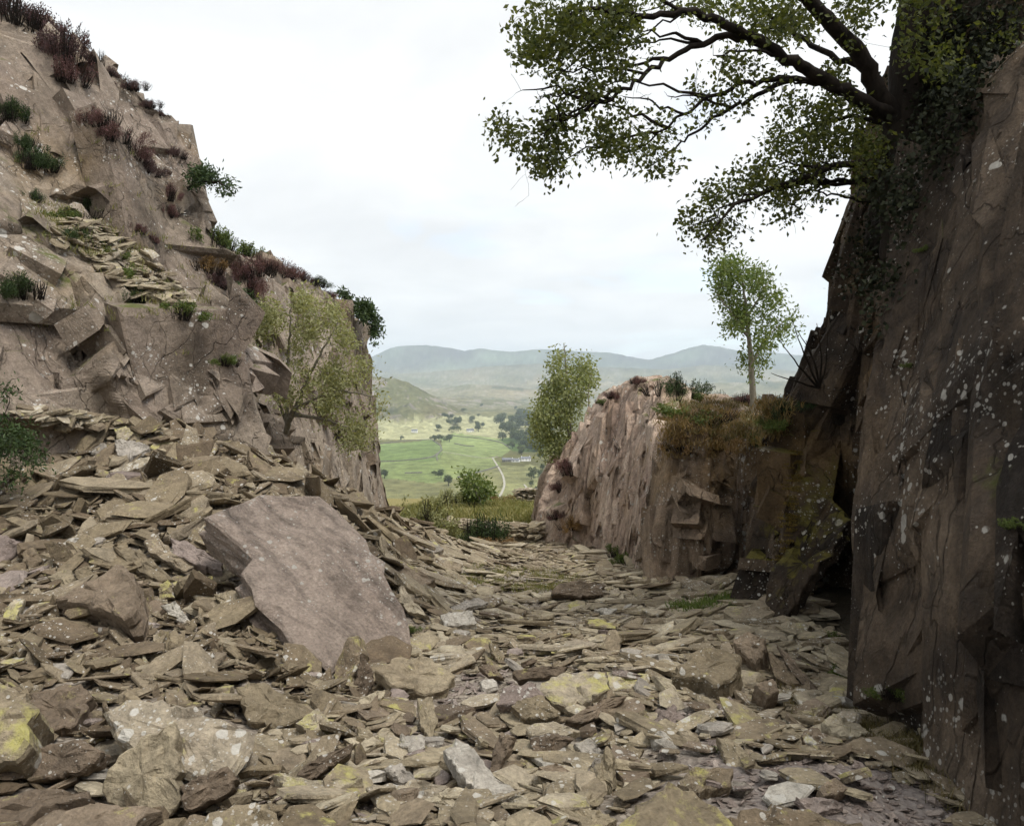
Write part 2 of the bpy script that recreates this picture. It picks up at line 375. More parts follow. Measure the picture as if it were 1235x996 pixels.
def ground_material():
    m = Mat('gravelly soil')
    v = m.n('TexCoord').outputs['Object']
    a = m.noise(v, 0.9, 5)
    col = m.ramp(a, [(0.3, (0.09, 0.07, 0.048)), (0.5, (0.155, 0.128, 0.094)), (0.7, (0.20, 0.166, 0.126))])
    vc = m.vor(v, 38.0, out='Color'); r = m.n('SeparateColor', {0: vc}).outputs[0]
    col = m.mix(0.75, col, m.ramp(r, [(0.1, (0.11, 0.09, 0.07)), (0.5, (0.22, 0.19, 0.155)), (0.9, (0.33, 0.29, 0.24))]))
    sep = m.n('SeparateXYZ', {0: v})
    pk = m.math('MULTIPLY', m.ramp(m.math('ADD', m.math('MULTIPLY', sep.outputs[0], 0.25), m.math('MULTIPLY', a, 0.6)), [(0.42, 0.0), (0.6, 1.0)]),
                m.ramp(m.math('MULTIPLY', sep.outputs[1], 0.1), [(0.38, 1.0), (0.5, 0.0)]))
    col = m.mix(m.math('MULTIPLY', pk, 0.55), col, (0.185, 0.158, 0.155))
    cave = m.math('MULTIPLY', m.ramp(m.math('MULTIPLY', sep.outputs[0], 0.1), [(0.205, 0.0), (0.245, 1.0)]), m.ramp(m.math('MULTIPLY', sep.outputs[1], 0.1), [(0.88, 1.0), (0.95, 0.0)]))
    col = m.mix(m.math('MULTIPLY', cave, 0.9), col, (0.03, 0.024, 0.014))  # shade of the cave mouth painted into the soil colour
    far = m.ramp(m.math('MULTIPLY', m.math('ADD', sep.outputs[1], m.math('MULTIPLY', a, 5.0)), 0.02), [(0.47, 0.0), (0.54, 1.0)])
    gr = m.mix(m.noise(v, 6.0, 5), (0.16, 0.145, 0.05), (0.27, 0.225, 0.095))
    col = m.mix(far, col, gr)
    h = m.math('ADD', m.vor(v, 38.0), m.math('MULTIPLY', m.noise(v, 25.0, 5), 0.8))
    return m.finish(col, 0.92, m.bump(h, 0.8, 0.02), 0.15)
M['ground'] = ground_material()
def build_ground():
    xs = np.concatenate([np.linspace(-16, -8, 30)[:-1], np.linspace(-8, 4, 300), np.linspace(4, 12, 30)[1:]])
    ys = np.concatenate([np.linspace(-8, 1.5, 40)[:-1], np.geomspace(1.5 + 4, 24 + 4, 430)[:-1] - 4, np.linspace(24, 46, 110)])
    X, Y = np.meshgrid(xs, ys, indexing='ij')
    Z = ground_z(X.ravel(), Y.ravel())
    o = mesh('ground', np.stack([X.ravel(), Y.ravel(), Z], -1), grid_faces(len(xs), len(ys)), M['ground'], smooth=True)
    tag(o, kind='structure')
build_ground()

# ------------------------------------------------------------------ the valley and the fells beyond
VZ = -110.0
def tab(px, t):
    a = np.array(t, float); return np.interp(px, a[:, 0], a[:, 1])
RIDGES = [  # crest distance, foot distance, crest rows by column, shape power, relief
    (2500, 1650, [(300, 452), (400, 448), (445, 452), (475, 455), (492, 459), (508, 468), (528, 480), (548, 490), (575, 502), (600, 512), (700, 520), (1100, 520)], 1.3, 20.0),
    (3700, 2500, [(300, 490), (500, 482), (530, 478), (575, 480), (610, 482), (650, 488), (690, 494), (730, 500), (1100, 470)], 1.2, 9.0),
    (5200, 3900, [(300, 475), (500, 470), (530, 467), (565, 462), (600, 464), (640, 468), (680, 470), (740, 472), (800, 465), (870, 460), (950, 458), (1100, 452)], 1.1, 16.0),
    (7400, 5400, [(300, 452), (440, 452), (520, 447), (590, 440), (650, 436), (700, 440), (760, 442), (800, 444), (850, 438), (900, 440), (960, 446), (1020, 450), (1100, 440)], 1.25, 26.0),
    (9800, 7400, [(300, 445), (440, 434), (455, 427), (470, 420), (485, 417), (515, 416), (545, 420), (560, 423), (580, 420), (600, 423), (620, 424), (650, 421), (680, 422), (705, 424), (735, 425), (760, 430), (782, 434), (805, 428), (830, 420), (848, 416), (868, 418), (890, 423), (925, 424), (960, 428), (1000, 431), (1100, 425)], 1.3, 34.0)]
def far_z(u, y):
    px = CX + FPX * u
    x = u * y
    p = np.stack([x, y, 0 * x], -1)
    near = -6.4 - 0.27 * (y - 42.0)
    k = sstep(420, 640, y + 30 * vnoise(p / 90.0, 3))
    z = np.maximum(near, VZ) * (1 - k) + VZ * k
    z = np.where(y > 380, z + 2.2 * fbm(p / 190.0, 3, 21) * sstep(380, 800, y), z + 1.5 * fbm(p / 30.0, 3, 22) * sstep(60, 200, y))
    z = z + 6.0 * sstep(900, 2000, y) + 9 * sstep(700, 1150, y) * np.exp(-((px - 520) / 45.0) ** 2) * np.exp(-((y - 1150) / 260.0) ** 2)
    for Rc, R0, t, pw, rel in RIDGES:
        zc = (HY - tab(px, t)) / FPX * Rc
        s = np.clip((y - R0) / (Rc - R0), 0, 1)
        s2 = s ** pw * (1 - 0.25 * np.sin(np.pi * s))
        f = VZ + 6 + (zc - VZ - 6) * s2
        q = p / (Rc * 0.035)
        rg = 1 - np.abs(fbm(q, 4, int(Rc)))
        f = f + rel * (rg - 0.6) * np.sin(np.pi * np.clip(s, 0, 1)) ** 0.8 * 1.3 + rel * 0.12 * fbm(q * 6, 4, 5) * sstep(0, 0.2, s)
        back = np.clip((y - Rc) / (Rc * 0.12), 0, 1)
        f = f - back * (0.10 * Rc)
        f = np.where(y < R0, -1e4, f)
        z = np.maximum(z, f)
    return z
FIELDS = [  # outlines of the valley fields in the photograph, with their colour
    ([(430, 502), (560, 500), (640, 508), (640, 533), (540, 530), (450, 530), (430, 530)], (0.38, 0.37, 0.20)),  # pale band: a patch of sunlight painted into the pasture colour
    ([(430, 535), (452, 537), (522, 530), (534, 540), (531, 552), (520, 556), (453, 557), (430, 557)], (0.19, 0.255, 0.085)),
    ([(430, 557), (453, 557), (520, 556), (531, 552), (545, 562), (560, 575), (520, 583), (470, 577), (430, 575)], (0.225, 0.275, 0.10)),
    ([(531, 529), (548, 522), (600, 529), (618, 541), (606, 550), (575, 552), (534, 543)], (0.24, 0.29, 0.11)),
    ([(534, 543), (575, 552), (597, 551), (604, 562), (575, 572), (545, 580), (530, 560)], (0.24, 0.28, 0.105)),
    ([(600, 529), (640, 525), (660, 530), (655, 545), (620, 545)], (0.10, 0.15, 0.045)),
    ([(450, 575), (520, 583), (560, 575), (604, 562), (608, 575), (600, 605), (430, 610), (430, 575)], (0.25, 0.245, 0.11)),
    ([(604, 562), (640, 560), (660, 570), (660, 612), (598, 612), (608, 580)], (0.28, 0.28, 0.125)),
]
def build_far():
    us = np.concatenate([np.linspace(-1.6, -0.24, 40)[:-1], np.linspace(-0.24, 0.16, 330)[:-1], np.linspace(0.16, 0.50, 170), np.linspace(0.50, 1.6, 30)[1:]])
    ys = np.concatenate([np.geomspace(40, 420, 40)[:-1], np.geomspace(420, 3000, 190)[:-1], np.geomspace(3000, 12500, 130)])
    U, Y = np.meshgrid(us, ys, indexing='ij'); U = U.ravel(); Y = Y.ravel()
    Z = far_z(U, Y); X = U * Y
    Z = np.where(Y < 46, Z - 1.0, Z)
    px = CX + FPX * U; py = HY - FPX * Z / Y
    p = np.stack([X, Y, Z], -1)
    n1 = fbm(p / 60.0, 4, 31); n2 = fbm(p / 400.0, 3, 37); n3 = fbm(p / 14.0, 3, 41)
    c = np.tile(np.array([0.16, 0.155, 0.06]), (len(X), 1))
    hill = sstep(VZ + 10, VZ + 40, Z)[:, None]
    hc = np.array([0.20, 0.18, 0.09]) + 0.05 * n2[:, None] * np.array([1.0, 0.5, 0.5]) + 0.035 * n1[:, None] * np.array([0.9, 1.0, 0.6])
    crag = sstep(0.25, 0.7, n1 + 0.7 * n3)[:, None] * (1 - 0.5 * sstep(3000, 5000, Y))[:, None]
    hc = hc * (1 - crag) + np.array([0.26, 0.22, 0.19]) * crag
    wood = sstep(0.0, 0.35, fbm(p / 300.0, 4, 51) + 0.5 * n1 - 0.1)[:, None] * (1 - sstep(60, 220, Z))[:, None]
    hc = hc * (1 - 0.8 * wood) + np.array([0.05, 0.062, 0.024]) * 0.8 * wood
    high = sstep(100, 330, Z)[:, None]
    fc = np.array([0.075, 0.082, 0.048]) + 0.05 * n2[:, None] * np.array([0.6, 1.0, 0.5]) + 0.03 * n1[:, None]
    hc = hc * (1 - high) + fc * high
    c = c * (1 - hill) + hc * hill
    flat = (Y > 500) & (Y < 3200) & (Z < VZ + 32)
    for poly, fcl in FIELDS:
        k = inpoly(px + 1.6 * n1, py + 0.8 * n3, poly) & flat
        c[k] = np.array(fcl)
    c *= (1 + 0.16 * n1 + 0.20 * n3 + 0.12 * n2)[:, None]
    c = np.clip(c, 0.02, 0.5)
    m = Mat('valley pasture and fell')
    at = m.n('Attribute', attribute_name='land').outputs['Color']
    v = m.n('TexCoord').outputs['Object']
    nn = m.noise(v, 0.06, 8, 0.7)
    col = m.mix(1.0, at, m.ramp(nn, [(0.3, 0.62), (0.7, 1.38)]), 'MULTIPLY')
    M['land'] = m.finish(col, 0.95, m.bump(m.noise(v, 0.03, 8, 0.75), 1.0, 14.0), 0.05)
    rgba = np.concatenate([c, np.ones((len(c), 1))], 1)
    o = mesh('valley_terrain', np.stack([X, Y, Z], -1), grid_faces(len(us), len(ys)), M['land'], smooth=True, attrs={'land': ('POINT', 'FLOAT_COLOR', rgba)})
    tag(o, kind='structure')
build_far()
def on_valley(px, py, lo=520, hi=3400):
    u = (px - CX) / FPX; y = np.geomspace(lo, hi, 3000)
    z = far_z(np.full_like(y, u), y); r = HY - FPX * z / y
    vis = np.minimum.accumulate(r)                      # rows climb as we look farther
    i = int(np.argmax((r <= py)))
    return np.array((u * y[i], y[i], z[i]))

# ------------------------------------------------------------------ the rock walls
def build_cliff(name, cols, res, layers, mat, seed, aniso=None, warp=0.25, mat2=None, blocks=None, facing=(0, -1, 0), toprow=-3, ucol=0, gap=0.04, ucolmax=None, flat=0.16, reg=1.0):
    """cols: one list of 3D points per column, foot to top to back; dense grid with broken-rock relief"""
    Cg = np.array(cols, float); nc, nr, _ = Cg.shape
    lu = np.linalg.norm(np.diff(Cg, axis=0), axis=-1).mean(1); lv = np.linalg.norm(np.diff(Cg, axis=1), axis=-1).max(0)
    cu = np.concatenate([[0], np.cumsum(lu)]); cv = np.concatenate([[0], np.cumsum(lv)])
    nu = int(cu[-1] / res) + 2; nv = int(cv[-1] / res) + 2
    U, Vv = np.meshgrid(np.linspace(0, cu[-1], nu), np.linspace(0, cv[-1], nv), indexing='ij')
    u0 = U.ravel(); v0 = Vv.ravel()
    q = np.stack([u0, v0, 0 * u0], -1)
    fade = np.clip(np.minimum(np.minimum(u0, cu[-1] - u0), np.minimum(v0, cv[-1] - v0)) / 0.6, 0, 1)
    u = np.clip(u0 + warp * fade * fbm(q * 0.9, 3, seed), 0, cu[-1]); v = np.clip(v0 + warp * fade * fbm(q * 0.9 + 50, 3, seed + 5), 0, cv[-1])
    iu = np.clip(np.searchsorted(cu, u, 'right') - 1, 0, nc - 2); iv = np.clip(np.searchsorted(cv, v, 'right') - 1, 0, nr - 2)
    tu = ((u - cu[iu]) / (cu[iu + 1] - cu[iu]))[:, None]; tv = ((v - cv[iv]) / (cv[iv + 1] - cv[iv]))[:, None]
    p = (Cg[iu, iv] * (1 - tu) * (1 - tv) + Cg[iu + 1, iv] * tu * (1 - tv) + Cg[iu, iv + 1] * (1 - tu) * tv + Cg[iu + 1, iv + 1] * tu * tv)
    G = p.reshape(nu, nv, 3)
    def smooth(a, k):
        for _ in range(k):
            b = a.copy(); b[1:-1] += a[:-2] + a[2:]; b[1:-1] /= 3
            a = b.copy(); a[:, 1:-1] += b[:, :-2] + b[:, 2:]; a[:, 1:-1] /= 3
        return a
    S = smooth(G, 14)
    n = np.cross(np.gradient(S, axis=0), np.gradient(S, axis=1)); n = nrm(n).reshape(-1, 3)
    if np.sum(n[v0 < cv[-3]] * np.array(facing), 1).mean() < 0: n = -n
    A = np.eye(3) if aniso is None else np.array(aniso, float)
    pw = p + 0.05 * np.stack([fbm(p * 1.7, 2, seed + 60), fbm(p * 1.7 + 9, 2, seed + 61), fbm(p * 1.7 + 19, 2, seed + 62)], -1)
    qa = pw @ A.T
    d = np.zeros(len(p))
    for k, (size, amp, tilt) in enumerate(layers):
        hv, ed = facets(qa / size, seed + 7 * k, tilt, min(0.35, 2.6 * res / size), k < 2)
        d += amp * hv - min(amp * 0.8, 0.07) * np.clip(1 - ed / max(0.03, 1.2 * res / size), 0, 1)
    d += 0.03 * fbm(p * 1.3, 3, seed + 3) + 0.008 * fbm(p * 11, 2, seed + 4)
    dg = d.reshape(nu, nv); da = dg.copy()
    da[1:-1, 1:-1] = (dg[1:-1, 1:-1] * 2 + dg[:-2, 1:-1] + dg[2:, 1:-1] + dg[1:-1, :-2] + dg[1:-1, 2:]) / 6; d = da.ravel()
    p = p + n * d[:, None]
    V = p; Fq = grid_faces(nu, nv); rnd = np.full(len(Fq), 0.5); Ft = np.zeros((0, 3), int); rt = np.zeros(0)
    if blocks:
        rng = np.random.default_rng(seed + 500); Vb, Tb, Rb, off = [], [], [], len(V)
        top = cv[toprow]; tang = nrm(np.gradient(S, axis=1)).reshape(-1, 3)
        for cnt, wd, ht, axis, prot in blocks:
            cand = np.where((v0 > 0.05 * cv[-1]) & (v0 < top - 0.05) & (np.abs(n[:, 2]) < 0.85) & (u0 > cu[ucol] + .1 * (ucol > 0)) & (u0 < (cu[-1] if ucolmax is None else cu[ucolmax] - .3)))[0]
            nG = n.reshape(nu, nv, 3); pG = p.reshape(nu, nv, 3)
            for i in rng.choice(cand, int(cnt * 2.2)):
                w = wd * float(np.clip(rng.lognormal(0, 0.4), .5, 1.9)); h = ht * float(np.clip(rng.lognormal(0, 0.4), .5, 1.9))
                iu_, iv_ = i // nv, i % nv; du, dv_ = int(w * .42 / (cu[-1] / nu)), int(h * .42 / (cv[-1] / nv))
                a0, a1, b0_, b1_ = iu_ - du, iu_ + du, iv_ - dv_, iv_ + dv_
                if a0 < 0 or a1 >= nu or b0_ < 0 or b1_ >= nv or Vv[0, min(nv - 1, b1_)] > top - gap: continue
                c = p[i]; ed_ = [(a0, iv_), (a1, iv_), (iu_, b0_), (iu_, b1_)]
                if min(float(nG[e] @ n[i]) for e in ed_) < .86 or max(abs(float((pG[e] - c) @ n[i])) for e in ed_) > .04 + flat * max(w, h): continue
                nn = nrm(n[i] + rng.normal(0, 0.06 * reg, 3))
                if (c * nn).sum() > 0.35 * np.linalg.norm(c): continue          # faces well away from the quarry floor
                ax = nrm((nrm(np.array(axis, float)) if len(axis) == 3 else tang[i] + np.array([axis[0], 0, 0])) + rng.normal(0, 0.08, 3)); up = nrm(ax - nn * (ax @ nn)); rt_ = np.cross(up, nn)
                sk = rng.normal(0, 0.18 * reg)
                cor = []
                for sx, sy in ((-1, -1), (1, -1), (1, 1), (-1, 1)):            # four-sided joint block with chipped corners
                    x = sx * w * .5 * (1 - rng.uniform(-.1, .25) * reg); y = sy * h * .5 * rng.uniform(.75, 1.1); x += sk * y
                    if rng.uniform() < .55:
                        e = rng.uniform(.15, .45); cor += [(x - sx * w * e * .5, y), (x, y - sy * h * e * .5)] if sx * sy > 0 else [(x, y - sy * h * e * .5), (x - sx * w * e * .5, y)]
                    else: cor.append((x, y))
                q = np.array(cor); k = len(q); tl = rng.normal(0, 0.07 * reg, 2); dep = prot * rng.uniform(-.35, 1.0)
                dz = dep + q @ tl
                ch = min(w, h) * rng.uniform(.03, .09)
                ctr = q.mean(0)
                qi = ctr + (q - ctr) * (1 - ch / (0.5 * min(w, h)))
                def to(qq, z): return c + rt_ * qq[:, :1] + up * qq[:, 1:] + nn * np.asarray(z)[:, None]
                R0 = to(qi, dz + rng.normal(0, .008, k)); R1 = to(q + rng.normal(0, ch * .2, q.shape), dz - ch * rng.uniform(.4, 1.0)); R2 = to(ctr + (q - ctr) * rng.uniform(.98, 1.1), np.full(k, -0.30 - prot))
                C0 = to(ctr[None], [dep + ctr @ tl + rng.normal(0, .015)])
                Vb += [C0, R0, R1, R2]
                T = []
                for j in range(k):
                    j2 = (j + 1) % k
                    T += [(0, 1 + j, 1 + j2)]
                    for r in (0, 1):
                        a_, b_ = 1 + r * k + j, 1 + r * k + j2; T += [(a_, a_ + k, b_ + k), (a_, b_ + k, b_)]
                Tb.append(np.array(T) + off); Rb.append(np.full(len(T), rng.uniform())); off += 1 + 3 * k
        V = np.concatenate([V] + Vb); Ft = np.concatenate(Tb); rt = np.concatenate(Rb)
    o = mesh(name, V, [Fq, Ft] if len(Ft) else Fq, mat, smooth=False, attrs={'block_rnd': ('FACE', 'FLOAT', np.concatenate([rnd, rt]))})
    if mat2 is not None:
        G = np.concatenate([V[Fq].mean(1), V[Ft].mean(1)]) if len(Ft) else V[Fq].mean(1)
        o.data.materials.append(mat2[0]); o.data.polygons.foreach_set('material_index', mat2[1](G).astype(np.int32))
    tag(o, kind='structure'); return o
def cols_of(rows):
    return [[(P(*c) if len(c) == 3 else np.array(c[:3], float)) for c in col] for col in rows]
R_ = lambda x, y, z: (x, y, z, 'raw')
def with_back(cols, off, off2):
    return [list(c) + [np.array(c[-1]) + np.array(off), np.array(c[-1]) + np.array(off2)] for c in cols]

A = cols_of([
    [(-420, 800, 5.2), (-420, 520, 5.2), (-420, 300, 6.2), (-420, 180, 7.6), (-420, 0, 8.5), (-420, -230, 9.4)],
    [(-180, 700, 7.4), (-180, 480, 7.4), (-180, 290, 8.2), (-180, 215, 9.6), (-180, 90, 10.2), (-180, -110, 10.8)],
    [(0, 660, 8.5), (0, 480, 8.6), (0, 272, 9.4), (5, 238, 10.7), (10, 120, 11.3), (15, 8, 12.0)],
    [(80, 640, 9.1), (80, 455, 9.1), (78, 292, 9.9), (95, 262, 11.3), (90, 150, 11.9), (82, 52, 12.5)],
    [(190, 620, 9.9), (188, 470, 9.9), (155, 372, 10.4), (185, 318, 11.9), (168, 200, 12.4), (158, 98, 13.0)],
    [(268, 620, 10.5), (268, 510, 10.5), (255, 425, 10.7), (222, 368, 12.1), (205, 262, 12.7), (200, 140, 13.2)],
    [(302, 640, 10.9), (302, 545, 10.9), (318, 455, 11.1), (236, 345, 12.5), (250, 245, 13.0), (232, 195, 13.4)],
    [(262, 640, 13.2), (260, 545, 13.2), (262, 455, 13.2), (208, 345, 14.2), (210, 250, 14.6), (205, 205, 14.8)]])
A = with_back(A, (-2.2, 1.6, -0.05), (-8, 5, 0.0))
build_cliff('cliff_left', A, 0.034, [(2.3, 0.19, 0.8), (0.9, 0.07, 0.8), (0.3, 0.018, 0.8)], M['cliff_left'], 3,
            aniso=[[0.9, 0.3, -0.5], [-0.2, 1.0, 0.3], [0.45, -0.2, 0.7]],
            facing=(0.6, -0.8, 0.3), gap=0.45, ucolmax=6, flat=0.09,
            blocks=[(260, 1.5, 2.0, (-0.45, 0.3, 0.85), 0.11), (420, 0.6, 0.95, (-0.45, 0.3, 0.85), 0.075), (420, 0.2, 0.34, (-0.45, 0.3, 0.85), 0.045)])
B = cols_of([
    [(120, 640, 14.0), (120, 520, 14.2), (120, 400, 15.0), (120, 330, 15.6), (120, 270, 16.2)],
    [(250, 640, 14.2), (250, 520, 14.4), (250, 420, 15.2), (250, 340, 15.8), (245, 282, 16.5)],
    [(318, 640, 15.0), (318, 545, 15.2), (325, 440, 16.4), (320, 360, 17.0), (312, 312, 17.6)],
    [(352, 640, 16.0), (352, 540, 16.6), (352, 450, 17.6), (352, 390, 18.0), (358, 332, 18.8)],
    [(392, 650, 17.8), (390, 560, 18.0), (388, 470, 18.6), (388, 410, 19.2), (395, 350, 20.0)],
    [(428, 655, 20.4), (424, 560, 20.6), (420, 470, 21.2), (420, 430, 21.6), (422, 372, 22.0)],
    [(462, 660, 23.0), (456, 585, 23.1), (440, 500, 23.3), (437, 440, 23.5), (441, 398, 23.7)],
    [(425, 650, 28.0), (425, 585, 28.0), (420, 500, 28.0), (415, 450, 28.0), (415, 400, 28.0)]])
B = with_back(B, (-2.0, 1.6, -0.1), (-8, 4, -0.2))
build_cliff('cliff_left_far', B, 0.05, [(2.6, 0.17, 0.7), (1.0, 0.06, 0.8), (0.33, 0.016, 0.8)], M['cliff_far'], 23,
            aniso=[[1.0, 0.2, -0.15], [-0.2, 1.0, 0.1], [0.12, -0.1, 0.45]],
            facing=(0.8, -0.6, 0.1),
            blocks=[(170, 0.9, 2.2, (-0.08, 0.1, 1), 0.16), (320, 0.45, 1.1, (-0.08, 0.1, 1), 0.11)])
C = cols_of([
    [R_(4.2, 6.0, -2.6), R_(4.2, 6.0, -1.5), R_(4.2, 6.0, -0.8), R_(4.2, 6.0, 0.0), R_(4.3, 6.0, 0.5), R_(4.5, 6.0, 1.0)],
    [(1046, 860, 5.2), (1050, 740, 5.3), (1056, 620, 5.4), (1072, 470, 5.6), (1085, 390, 5.7), (1112, 300, 5.8)],
    [(1026, 885, 4.5), (1027, 740, 4.55), (1030, 620, 4.7), (1048, 470, 4.9), (1064, 390, 5.0), (1098, 292, 5.2)],
    [(1090, 930, 3.95), (1095, 760, 4.0), (1100, 600, 4.2), (1106, 450, 4.6), (1110, 370, 4.8), (1122, 268, 5.0)],
    [(1160, 980, 3.35), (1165, 800, 3.4), (1165, 600, 3.6), (1165, 430, 3.9), (1165, 300, 4.3), (1170, 205, 4.75)],
    [(1240, 1030, 2.95), (1245, 820, 3.0), (1245, 600, 3.15), (1245, 400, 3.5), (1245, 220, 4.0), (1240, 55, 4.5)],
    [(1500, 1200, 2.2), (1500, 980, 2.2), (1500, 600, 2.35), (1500, 330, 2.7), (1500, 80, 3.2), (1500, -200, 3.7)],
    [R_(2.3, 0.5, -1.9), R_(2.3, 0.5, -1.1), R_(2.35, 0.5, -0.2), R_(2.5, 0.6, 0.8), R_(2.8, 0.8, 1.9), R_(3.2, 1.0, 3.2)],  # unseen wall beside and behind the camera, added to shade the foreground
    [R_(2.5, -4, -1.9), R_(2.5, -4, -1.1), R_(2.6, -4, -0.2), R_(2.7, -4, 0.8), R_(3.0, -4, 1.9), R_(3.4, -4, 3.2)]])
C = with_back(C, (0.5, 0.6, 0.15), (3.0, 0.8, 0.6))
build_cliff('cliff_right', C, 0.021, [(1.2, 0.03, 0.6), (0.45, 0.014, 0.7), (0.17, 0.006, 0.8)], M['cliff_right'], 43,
            aniso=[[1.0, 0.1, -0.12], [-0.1, 1.0, 0.05], [0.06, -0.02, 0.33]], warp=0.04,
            facing=(-1, -0.1, 0), ucol=2,
            flat=0.08, reg=0.3,
            blocks=[(150, 0.62, 2.2, (0.0,), 0.075), (200, 0.3, 1.2, (0.0,), 0.05), (200, 0.1, 0.4, (0.0,), 0.02)])
E = cols_of([
    [(900, 760, 10.5), (925, 640, 10.5), (945, 540, 10.2), (985, 462, 9.8), (1010, 400, 9.6), (1040, 300, 9.6), (1062, 200, 9.6), (1090, 110, 9.6)],
    [(903, 770, 7.7), (922, 640, 7.7), (948, 540, 7.8), (988, 462, 7.9), (1008, 410, 7.8), (1034, 310, 7.8), (1056, 215, 7.8), (1085, 110, 7.8)],
    [(932, 790, 7.3), (955, 650, 7.4), (975, 545, 7.6), (1004, 462, 7.6), (1024, 400, 7.5), (1052, 310, 7.4), (1080, 200, 7.4), (1105, 80, 7.4)],
    [(985, 800, 7.7), (990, 650, 8.1), (1005, 545, 7.8), (1028, 462, 7.5), (1050, 400, 7.3), (1085, 310, 7.1), (1115, 180, 7.0), (1135, 40, 7.0)],
    [(1060, 830, 7.0), (1060, 650, 7.2), (1065, 545, 7.0), (1075, 462, 6.7), (1095, 400, 6.5), (1130, 300, 6.4), (1150, 150, 6.3), (1165, -20, 6.3)],
    [(1180, 900, 6.0), (1180, 650, 6.0), (1180, 545, 6.0), (1180, 462, 5.9), (1180, 380, 5.9), (1195, 270, 5.8), (1205, 90, 5.8), (1215, -110, 5.8)],
    [(1420, 1000, 5.0), (1420, 650, 5.0), (1420, 545, 5.0), (1420, 462, 5.0), (1420, 350, 5.0), (1420, 220, 5.0), (1420, 0, 5.0), (1420, -260, 5.2)]])
E = with_back(E, (1.2, 1.2, 0.3), (4.0, 2.0, 0.8))
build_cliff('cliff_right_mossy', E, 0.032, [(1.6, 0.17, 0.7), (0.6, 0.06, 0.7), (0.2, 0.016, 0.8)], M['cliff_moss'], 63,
            aniso=[[1.0, 0.1, -0.2], [-0.1, 1.0, 0.1], [0.1, -0.02, 0.36]], warp=0.15,
            facing=(-0.6, -0.8, 0),
            blocks=[(160, 0.4, 1.4, (0.0,), 0.09), (320, 0.2, 0.7, (0.0,), 0.06)])
D_ = cols_of([
    [(640, 640, 26.0), (648, 610, 26.0), (655, 580, 26.0), (668, 556, 26.0), (680, 556, 27), (690, 560, 28)],
    [(646, 662, 19.6), (651, 612, 20.0), (657, 578, 20.4), (670, 552, 21.0), (690, 548, 22.5), (700, 560, 24)],
    [(680, 664, 17.5), (689, 592, 18.0), (699, 532, 18.5), (714, 492, 19.0), (730, 485, 20), (740, 500, 22)],
    [(720, 670, 15.5), (728, 602, 15.8), (735, 530, 16.3), (752, 462, 17.0), (766, 455, 18), (772, 470, 20)],
    [(762, 690, 13.0), (774, 622, 13.2), (783, 542, 13.8), (792, 462, 14.8), (808, 456, 16), (822, 468, 18)],
    [(783, 722, 11.2), (790, 650, 11.2), (797, 592, 11.4), (803, 556, 11.6), (830, 505, 13.6), (850, 478, 17)],
    [(812, 728, 10.2), (815, 660, 10.2), (820, 600, 10.3), (826, 556, 10.4), (845, 515, 12.6), (868, 482, 16.5)],
    [(848, 735, 9.7), (852, 660, 9.7), (855, 600, 9.8), (858, 552, 10.0), (868, 515, 12.4), (886, 484, 16)],
    [(872, 730, 10.6), (874, 650, 10.9), (877, 595, 10.8), (882, 552, 10.8), (890, 512, 12.6), (900, 486, 16)],
    [(905, 730, 10.3), (906, 650, 10.4), (908, 595, 10.6), (912, 546, 10.7), (918, 510, 12.6), (925, 488, 16)],
    [(945, 730, 10.8), (945, 640, 11.0), (948, 590, 11.0), (950, 542, 11.0), (955, 506, 12.6), (962, 490, 16)],
    [(1060, 730, 11.0), (1060, 640, 11.0), (1060, 590, 11.0), (1060, 530, 11.0), (1060, 500, 12.6), (1060, 490, 16)]])
D_ = [list(c) + [np.array(c[-1]) + np.array((0.4, 1.0, -1.0)), np.array(c[-1]) + np.array((0.6, 1.4, -5.0))] for c in D_]
build_cliff('rock_outcrop', D_, 0.036, [(1.6, 0.10, 0.6), (0.65, 0.05, 0.7), (0.22, 0.015, 0.8)], M['outcrop'], 83,
            aniso=[[1.0, 0.1, -0.25], [-0.1, 1.0, 0.12], [0.12, -0.05, 0.33]], warp=0.12,
            facing=(-0.5, -0.8, 0.2),
            toprow=3, ucol=2, gap=0.22, flat=0.10, reg=0.5,
            blocks=[(150, 0.6, 1.7, (0.05,), 0.12), (300, 0.3, 1.0, (0.05,), 0.08), (380, 0.13, 0.4, (0.05,), 0.04)],
            mat2=(M['outcrop_shade'], lambda g: (g[:, 1] - 0.35 * (g[:, 0] - 2.2) + 0.5 * fbm(g * 1.6, 4, 77) < 11.5)))
bpy.context.view_layer.update()
DG = bpy.context.evaluated_depsgraph_get()
def pick(px, py, back=None):
    """first built surface behind a photo point: position and normal"""
    d = Vector(ray(px, py)).normalized()
    ok, loc, n, idx, ob, mt = SC.ray_cast(DG, Vector((0, 0, 0)), d, distance=200)
    if not ok: return None, None
    n = np.array(n)
    if np.dot(n, np.array(d)) > 0: n = -n
    return np.array(loc), n

